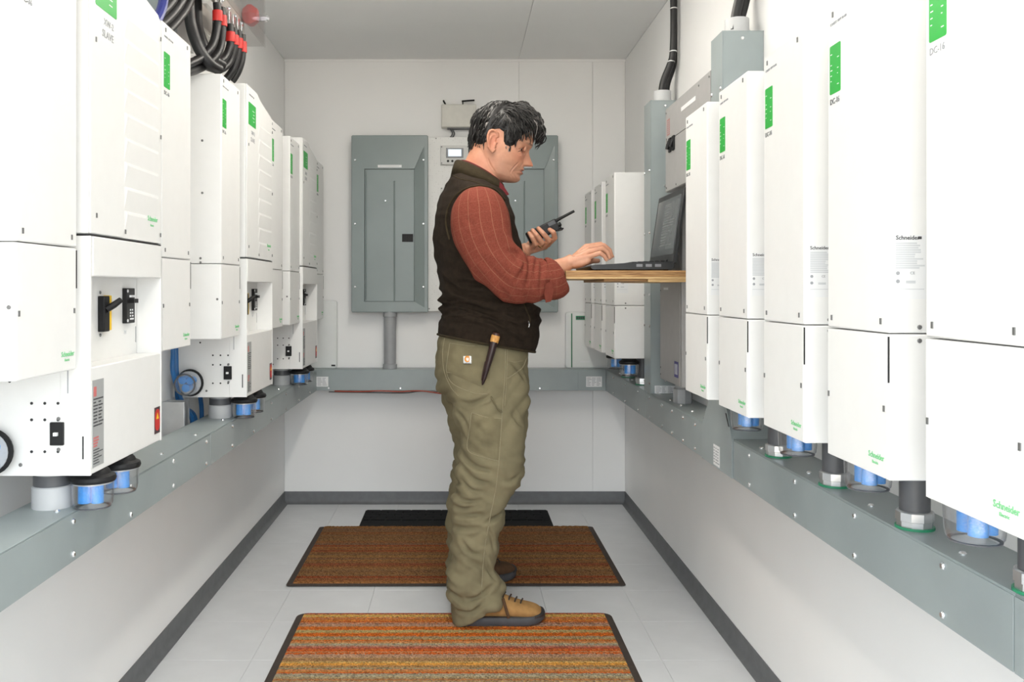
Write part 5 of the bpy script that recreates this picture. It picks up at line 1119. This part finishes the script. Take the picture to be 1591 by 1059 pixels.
ORG = mat('orange_mark', (0.75, 0.30, 0.04), 0.6)
hc = hit(bvh_tr, 727, 557.5, .0047)
if hc is not None:
    nn = bvh_tr.find_nearest(hc)[1]; X_ = Vector((nn.z*0, 0, 0)); X_ = Vector((0, 0, 1)).cross(nn).normalized(); Z_ = nn.cross(X_).normalized()
    P = [hc+X_*(.0085*math.cos(t)*(1.0 if k < 99 else 1)+.001)+Z_*(.0085*math.sin(t)) for k, t in enumerate(np.linspace(.7, 5.6, 18))]
    MB().tube(P, [(.0012+.0022*math.sin(PI*k/17), .0007) if False else .0012+.0018*math.sin(PI*k/17) for k in range(18)], 8).build('logo', ORG, trousers)
    P = [hc+X_*(.0045*math.cos(t)+.003)+Z_*(.0045*math.sin(t)) for t in np.linspace(-1.2, 2.4, 10)]; MB().tube(P, .0013, 6).build('logo', ORG, trousers)
    Mx = Matrix((X_, Z_, nn)).transposed().to_4x4(); o = lettering('carhartt', .0085, PRINT, trousers, hc-Z_*.0142, align='CENTER'); o.rotation_euler = Mx.to_euler()

# --- vest
mb = MB()
VR = [sring(681, 519, 829, 546, 3.06, .186, YAW, 2.25), sring(682, 508, 834, 532, 3.06, .189, YAW, 2.25), sring(686, 492, 837, 510, 3.06, .188, YAW, 2.25), sring(688, 478, 836, 492, 3.06, .184, YAW, 2.25), sring(688, 464, 834, 478, 3.06, .182, YAW), sring(683, 443, 830, 456, 3.06, .184, YAW), sring(679, 412, 823, 430, 3.06, .190, YAW), sring(675.5, 378, 813, 402, 3.06, .200, YAW), sring(677, 342, 803, 370, 3.06, .208, YAW), sring(683, 314, 794, 342, 3.06, .205, YAW), sring(691, 294, 788, 322, 3.06, .182, YAW), sring(698, 279, 785, 308, 3.06, .140, YAW, 2.1), sring(703, 268, 782, 299, 3.06, .094, YAW, 2.0), sring(707, 260, 779, 293, 3.06, .078, YAW, 2.0)]
R = densify(VR, 10); inner = [[tuple((Vector(p)-Vector(np.mean(R[0], 0)))*.955+Vector(np.mean(R[0], 0))) for p in R[i]] for i in (0,)]
mb.loft([[tuple((Vector(p)-Vector(np.mean(R[6], 0)))*.93+Vector(np.mean(R[6], 0))) for p in R[6]]]+inner+R, cap=False)
ve = mb.mesh('vest', FLEECE, ang=180)
bm = bmesh.new(); bm.from_mesh(ve); bmesh.ops.subdivide_edges(bm, edges=bm.edges, cuts=1, use_grid_fill=True); bm.to_mesh(ve); bm.free()
v = mesh_np(ve); ed = edges_np(ve); v = smooth_np(v, ed, 2, .5); set_np(ve, v); nr = normals_np(ve); z = v[:, 2]
wst = np.exp(-((z-1.045)/.055)**2); sh = v.copy(); sh[:, 2] += .16*sh[:, 0]
fold = np.sin((z-1.045+.10*v[:, 0]+.012*vnoise(v, (6, 6, 2), 2.0))/.0300*2*PI/1.35)
disp = fold*.0060*wst+(ridge(sh, (3.5, 3.5, 20), 5.5)-.5)*(.004+.016*wst)+(ridge(sh, (5, 5, 32), 1.5)-.5)*(.002+.008*wst)+(ridge(v, (7, 7, 9), 8.8)-.5)*.005
disp *= smoothstep(.945, .985, z+.10*(v[:, 0]))
v = v+nr*disp[:, None]; v = smooth_np(v, ed, 2, .5); set_np(ve, v); nr = normals_np(ve)
VC = [[(692, 472.5), (723, 474), (757, 485), (788, 500), (814, 521)], [(687, 488), (710, 481.6), (728, 481.6), (748, 491)], [(692, 435), (710, 451), (725, 459)], [(710, 438), (732, 441.5), (754, 439)], [(684, 463), (698, 468), (712, 467)], [(731, 491), (766, 500), (796, 515), (816, 530)], [.6, (700, 500), (730, 503), (760, 510)]]
v = v+nr*creases(v, bvh_of(v, ve), VC, .0085, .0120)[:, None]; v = smooth_np(v, ed, 1, .4); set_np(ve, v); ve.shade_smooth(); vest = put('vest', ve, man)
bvh_v = BVHTree.FromPolygons([Vector(p) for p in v], [tuple(p.vertices) for p in ve.polygons])
hem = [Vector(p) for p in R[0]]; MB().tube(hem+[hem[0], hem[1]], .0042, 8).build('hem_binding', FLEECEG, vest)
# stand collar, open at the throat, and the shirt collar inside it
def collar(name, material, lo, hi, gap, th, parent, drop=0.0):
    n_ = len(lo); m = MB(); idx = [k for k in range(n_) if abs(((k/n_*360+180) % 360)-180) > gap]; idx = sorted(idx); A, B = [], []
    rings = []
    for k in idx:
        p, q = Vector(lo[k]), Vector(hi[k]); out = (q-Vector(np.mean(hi, 0))); out.z = 0; out.normalize()
        rings.append([p-out*th, p+out*th, p.lerp(q, .5)+out*(th*1.4), q+out*th, q+Vector((0, 0, th*.8)), q-out*th, p.lerp(q, .5)-out*th*.4])
    m.loft(rings); return m.build(name, material, parent, ang=180)
collar('collar', FLEECEG, sring(702, 272, 786, 306, 3.06, .094, YAW, 2.1), sring(708, 251, 781, 289, 3.06, .078, YAW, 2.1), 20, .0038, vest)
shc = collar('shirt_collar', MAROON, sring(712, 268, 788, 309, 3.06, .075, YAW, 2.0), sring(716, 250, 782, 288, 3.06, .066, YAW, 2.0), 8, .0022, man)
# collar wing at the throat
A = [W(771, 277, 3.02), W(781, 287, 3.0), W(791, 302, 3.0), W(786, 304, 2.99), W(774, 290, 2.995), W(766, 280, 3.0)]
MB().loft([[tuple(p+Vector((0, o, 0))) for p in A] for o in (-.004, .004)]).build('collar_wing', MAROON, shc)
seam(bvh_v, [(703, 272), (715, 278), (735, 282), (755, 290), (770, 300), (784, 312)], vest, FLEECEG, 'yoke_seam', .002)
seam(bvh_v, [(712, 280), (713, 290), (714, 300)], vest, FLEECE, 'shoulder_seam', .002)
seam(bvh_v, [(813, 470), (819, 485), (823, 497), (820, 508)], vest, FLEECEG, 'pocket_zip', .003); seam(bvh_v, [(820, 498), (821.5, 503), (820, 509)], vest, SCREWB, 'zip_pull', .002, .003)

# --- sleeves with turned-back cuffs
def sleeve(name, sec, seed, cuff):
    R = limb(sec, 72, 9); n_ = 72; rows = len(R); A = np.array(R); 
    m = MB(); m.loft([[tuple(p) for p in r] for r in R], cap=False); me = m.mesh(name, SHIRT, ang=180)
    v = mesh_np(me); nr = normals_np(me); s = np.repeat(np.arange(rows)/(rows-1), n_); 
    el = np.exp(-((s-.60)/.13)**2); sv = v.copy(); sv[:, 2] += .6*sv[:, 0]; sv2 = v.copy(); sv2[:, 0] += .5*sv2[:, 2]
    disp = (ridge(sv, (12, 7, 14), seed)-.5)*(.002+.012*el+.008*smoothstep(.7, .95, s))+(ridge(sv2, (26, 9, 13), seed+7)-.5)*(.0015+.009*smoothstep(.5, .75, s))
    v = v+nr*disp[:, None]; ed = edges_np(me); v = smooth_np(v, ed, 1, .4); set_np(me, v)
    if seed < 3:
        nr = normals_np(me); SC = [[(790, 388), (799, 391), (809, 394)], [(809, 396), (815, 412), (806, 428), (794, 442)], [(834, 401), (831, 418), (829, 436)], [(769, 404), (782, 418), (797, 429)], [.8, (822, 402), (822, 425), (815, 450)], [.7, (758, 425), (772, 442), (786, 455)], [.8, (842, 405), (841, 430), (838, 458)], [.5, (720, 335), (735, 352), (745, 375)], [.5, (770, 320), (778, 345), (785, 370)]]
        v = v+nr*creases(v, bvh_of(v, me), SC, .0055, .0075)[:, None]; set_np(me, v)
    ln = np.concatenate([[0], np.cumsum(np.linalg.norm(np.diff(A.mean(1), axis=0), axis=1))])
    uv = me.uv_layers.new(name='cloth'); li = np.empty(len(me.loops), 'i4'); me.loops.foreach_get('vertex_index', li)
    col = li % n_; row = li//n_; ang = np.where(col > n_/2, col-n_, col)/n_*.36; uv.data.foreach_set('uv', np.stack([ang, ln[row]], 1).astype('f4').ravel())
    me.shade_smooth(); o = put(name, me, man)
    R2 = [np.array(r) for r in limb(cuff, 48, 5)]; m = MB(); outer = []
    inn = [[tuple(c_) for c_ in (r-r.mean(0))*.90+r.mean(0)] for r in (R2[-1], R2[-4])]
    m.loft([[tuple(p) for p in r] for r in R2]+inn, cap=False); cm = m.mesh('cuff', SHIRT, ang=180)
    v = mesh_np(cm); nr = normals_np(cm); v = v+nr*(ridge(v, (24, 12, 24), seed+3)*.003)[:, None]; set_np(cm, v)
    uv = cm.uv_layers.new(name='cloth'); li = np.empty(len(cm.loops), 'i4'); cm.loops.foreach_get('vertex_index', li); uv.data.foreach_set('uv', np.stack([(li % 48)/48*.36, (li//48)*.004], 1).astype('f4').ravel()); cm.shade_smooth(); put('cuff', cm, o)
    return o
k = 1/481
slv = sleeve('sleeve', [(741, 299, 2.905, 14*k, .018), (742, 305, 2.885, 29*k, .040), (743, 315, 2.872, 39*k, .055), (745, 331, 2.862, 45*k, .063), (747, 350, 2.855, 46.5*k, .066), (754, 375, 2.846, 45*k, .066), (766, 398, 2.838, 41*k, .063), (781, 417, 2.832, 39*k, .060), (797, 430, 2.832, 39*k, .058), (815, 434, 2.838, 35*k, .056), (835, 434, 2.846, 32*k, .053), (852, 433, 2.853, 30*k, .050)], 2.3,
       [(846, 433.5, 2.850, 30.5*k, .053), (850, 433.5, 2.852, 32.5*k, .056), (858, 433, 2.855, 32.5*k, .056), (866, 431, 2.859, 30.5*k, .053), (870.5, 429, 2.861, 27.5*k, .049)])
tb = [W(848, 440, 2.795), W(857, 436, 2.793), W(861, 450, 2.797), W(856, 468, 2.803), W(848, 470, 2.804), W(845, 455, 2.797)]
MB().loft([[tuple(p+Vector((0, o, 0))) for p in tb] for o in (-.003, .003)]).build('cuff_tab', fabric('rust_cloth', (0.165, 0.040, 0.026), 0.1, 90, 0.4, 600), slv)
sleeve('sleeve', [(737, 303, 3.215, 25*k, .03), (738, 315, 3.235, 40*k, .05), (742, 345, 3.26, 44*k, .062), (748, 385, 3.28, 40*k, .06), (762, 420, 3.262, 36*k, .056), (776, 412, 3.20, 34*k, .052), (794, 401, 3.13, 27*k, .046)], 6.3,
       [(790, 403, 3.145, 28*k, .047), (795, 400, 3.128, 29*k, .049), (801, 396.5, 3.108, 25*k, .043)])
seam(bvh_v, [(699, 372), (694, 350), (695, 330), (703, 311), (717, 297), (735, 290), (755, 290), (772, 297), (784, 310)], vest, FLEECEG, 'armhole_binding', .0035, .002)

# --- boots
SUEDE = fabric('tan_suede', (0.36, 0.20, 0.075), 0.18, 40, 0.5, 500, 0.85); SOLE = mat('boot_sole', (0.055, 0.055, 0.06), 0.7, var=0.15); TOE = mat('boot_toe_cap', (0.022, 0.020, 0.020), 0.6, var=0.15); LACE = mat('boot_lace', (0.03, 0.02, 0.015), 0.8, var=0.2)
SUEDED = fabric('dark_suede', (0.10, 0.055, 0.03), 0.18, 40, 0.5, 500, 0.85)
def boot(loc, yaw, upper):
    t = empty('boot', Vector(loc)-PB, yaw); t.parent = man
    #        x     half width, top height
    S = [(-.135, .020, .060), (-.130, .032, .085), (-.110, .038, .105), (-.07, .040, .112), (-.03, .040, .108), (.01, .042, .092), (.05, .046, .074), (.085, .0485, .063), (.11, .046, .057), (.130, .038, .050), (.143, .024, .040), (.148, .010, .032)]
    def sec(x, w, h, z0, n_=28):
        out = []
        for k_ in range(n_):
            a_ = 2*PI*k_/n_; cx, sx_ = math.cos(a_), math.sin(a_); out.append((x, w*math.copysign(abs(cx)**.75, cx)*(1 if sx_ < 0 else (1-.35*sx_**2)), z0+(h-z0)*(.5+.5*math.copysign(abs(sx_)**.8, sx_))))
        return out
    R_ = densify([sec(x, w, h, .018) for x, w, h in S], 4); MB().loft([[tuple(p) for p in r] for r in R_]).build('upper', upper, t, ang=60)
    so = [(x, w+.004) for x, w, h in S]; so[0] = (-.140, .022); so[-1] = (.153, .012)
    lo = [(x, -w) for x, w in so]+[(x, w) for x, w in reversed(so)]
    def lift(x): return .010*max((x-.08)/.07, 0)**1.5+.004*max((-.11-x)/.03, 0)
    m = MB(); m.loft([[(x*.985, y*.94, lift(x)) for x, y in lo], [(x, y, .006+lift(x)) for x, y in lo], [(x, y, .022+lift(x)*1.1) for x, y in lo], [(x*.98, y*.93, .026+lift(x)*1.1) for x, y in lo]]); m.build('sole', SOLE, t, ang=50)
    T_ = [(x+.004, w+.0025, h+.002) for x, w, h in S[8:]]; MB().loft([[tuple(p) for p in r] for r in densify([sec(x, w+.001, h*(.62, .80, 1.0, 1.04)[i], .018) for i, (x, w, h) in enumerate(T_)], 4)]).build('toe_cap', TOE, t, ang=60)
    for i in range(5):
        x = -.005+i*.019; h = np.interp(x, [q[0] for q in S], [q[2] for q in S])
        MB().tube(catmull([(x-.004, -.030, h-.016), (x+.002, -.014, h+.001), (x+.008, .0, h+.003), (x+.010, .014, h), (x+.006, .030, h-.016)], 4), .0028, 6).build('lace', LACE, t)
    MB().tube(catmull([(.012, -.0415, .088), (.020, -.0445, .060), (.030, -.047, .026)], 5), [(.0022, .005)]*11, 8).build('side_strap', SUEDED, t)
    return t
boot((at(705, 968, 2.905).x+.147, 2.905, .0095), math.radians(2), SUEDE)
boot((at(694, 915, 3.245).x+.128, 3.285, .0115), math.radians(34), SUEDED)

# --- radio held in the left hand
a0, a1 = at(820, 370.5, 3.047), at(866, 348, 3.047); ax = (a1-a0).normalized()
rd_ = tag(empty('two_way_radio', a0), 'black two-way radio with stub antenna in the left hand', 'radio'); ang = -math.atan2(ax.z, ax.x); rd_.rotation_euler = (0, ang, 0); Lr = (a1-a0).length
MB().box(0.0, Lr, -.016, .018, -.021, .021).build('body', BLACK, rd_, bevel=.004)
MB().box(.004, Lr*.72, -.020, -.016, -.017, .017).build('battery', BLACK, rd_, bevel=.003)
MB().box(Lr*.55, Lr*.95, -.0168, -.0158, .004, .018).build('side_panel', mat('radio_grey', (.03, .03, .032), .3), rd_, bevel=.0005)
MB().tube([(Lr-.004, 0, .012), (Lr+.022, 0, .0135), (Lr+.072, 0, .0150)], [.0058, .0052, .0046], 12).build('antenna', BLACK, rd_)
MB().lathe([(.0075, 0), (.0075, .010), (.006, .012)], (Lr, .002, -.004), (1, 0, 0), 12).build('volume_knob', BLACK, rd_); MB().lathe([(.0055, 0), (.0055, .008)], (Lr, .002, -.016), (1, 0, 0), 12).build('channel_knob', BLACK, rd_)
MB().tube([(Lr-.012, -.014, -.020), (Lr+.004, -.018, -.024), (Lr+.010, -.018, -.021)], .003, 8).build('belt_clip', BLACK, rd_)

# --- sheathed knife on the belt
LEATH = mat('dark_leather', (0.022, 0.008, 0.008), 0.32, var=0.25, scale=40, bump=0.2, bscale=200); KW = wood_mat('curly_birch', (0.50, 0.22, 0.05), (0.72, 0.40, 0.12), (20, 20, 8)); 
q0 = hit(bvh_v, 772, 515, .022) or W(772, 515, 2.86); q1 = hit(bvh_tr, 750, 596, .017) or W(750, 596, 2.86)
kn_ = tag(empty('sheath_knife', q0+PB), 'belt knife with pale wooden collar in a dark leather sheath', 'knife'); dv = q1-q0; Lk = dv.length; dv.normalize()
def kp(t): return dv*(Lk*t)
m = MB(); m.tube([kp(t) for t in (-.10, -.085, -.03, .0)], [.0105, .0125, .0130, .0125], 16); m.build('handle', mat('dark_wood_handle', (0.05, 0.018, 0.012), 0.35, var=0.3), kn_)
MB().tube([kp(t) for t in (-.045, -.02, .05, .10)], [.0133, .0142, .0142, .0136], 16).build('wood_collar', KW, kn_)
m = MB(); m.tube([kp(t) for t in (.09, .14, .40, .55, .62, .80, .94, 1.0)], [(.0145, .0125), (.0150, .0125), (.0145, .0115), (.0150, .0105), (.0135, .0095), (.0110, .008), (.006, .005), (.002, .002)], 16); m.build('sheath', LEATH, kn_)
MB().tube([kp(.5)+Vector((-.012, -.004, 0)), kp(.7)+Vector((-.011, -.004, 0)), kp(.9)+Vector((-.007, -.003, 0))], .0014, 6).build('stitching', mat('leather_stitch', (.04, .02, .018), .6), kn_)
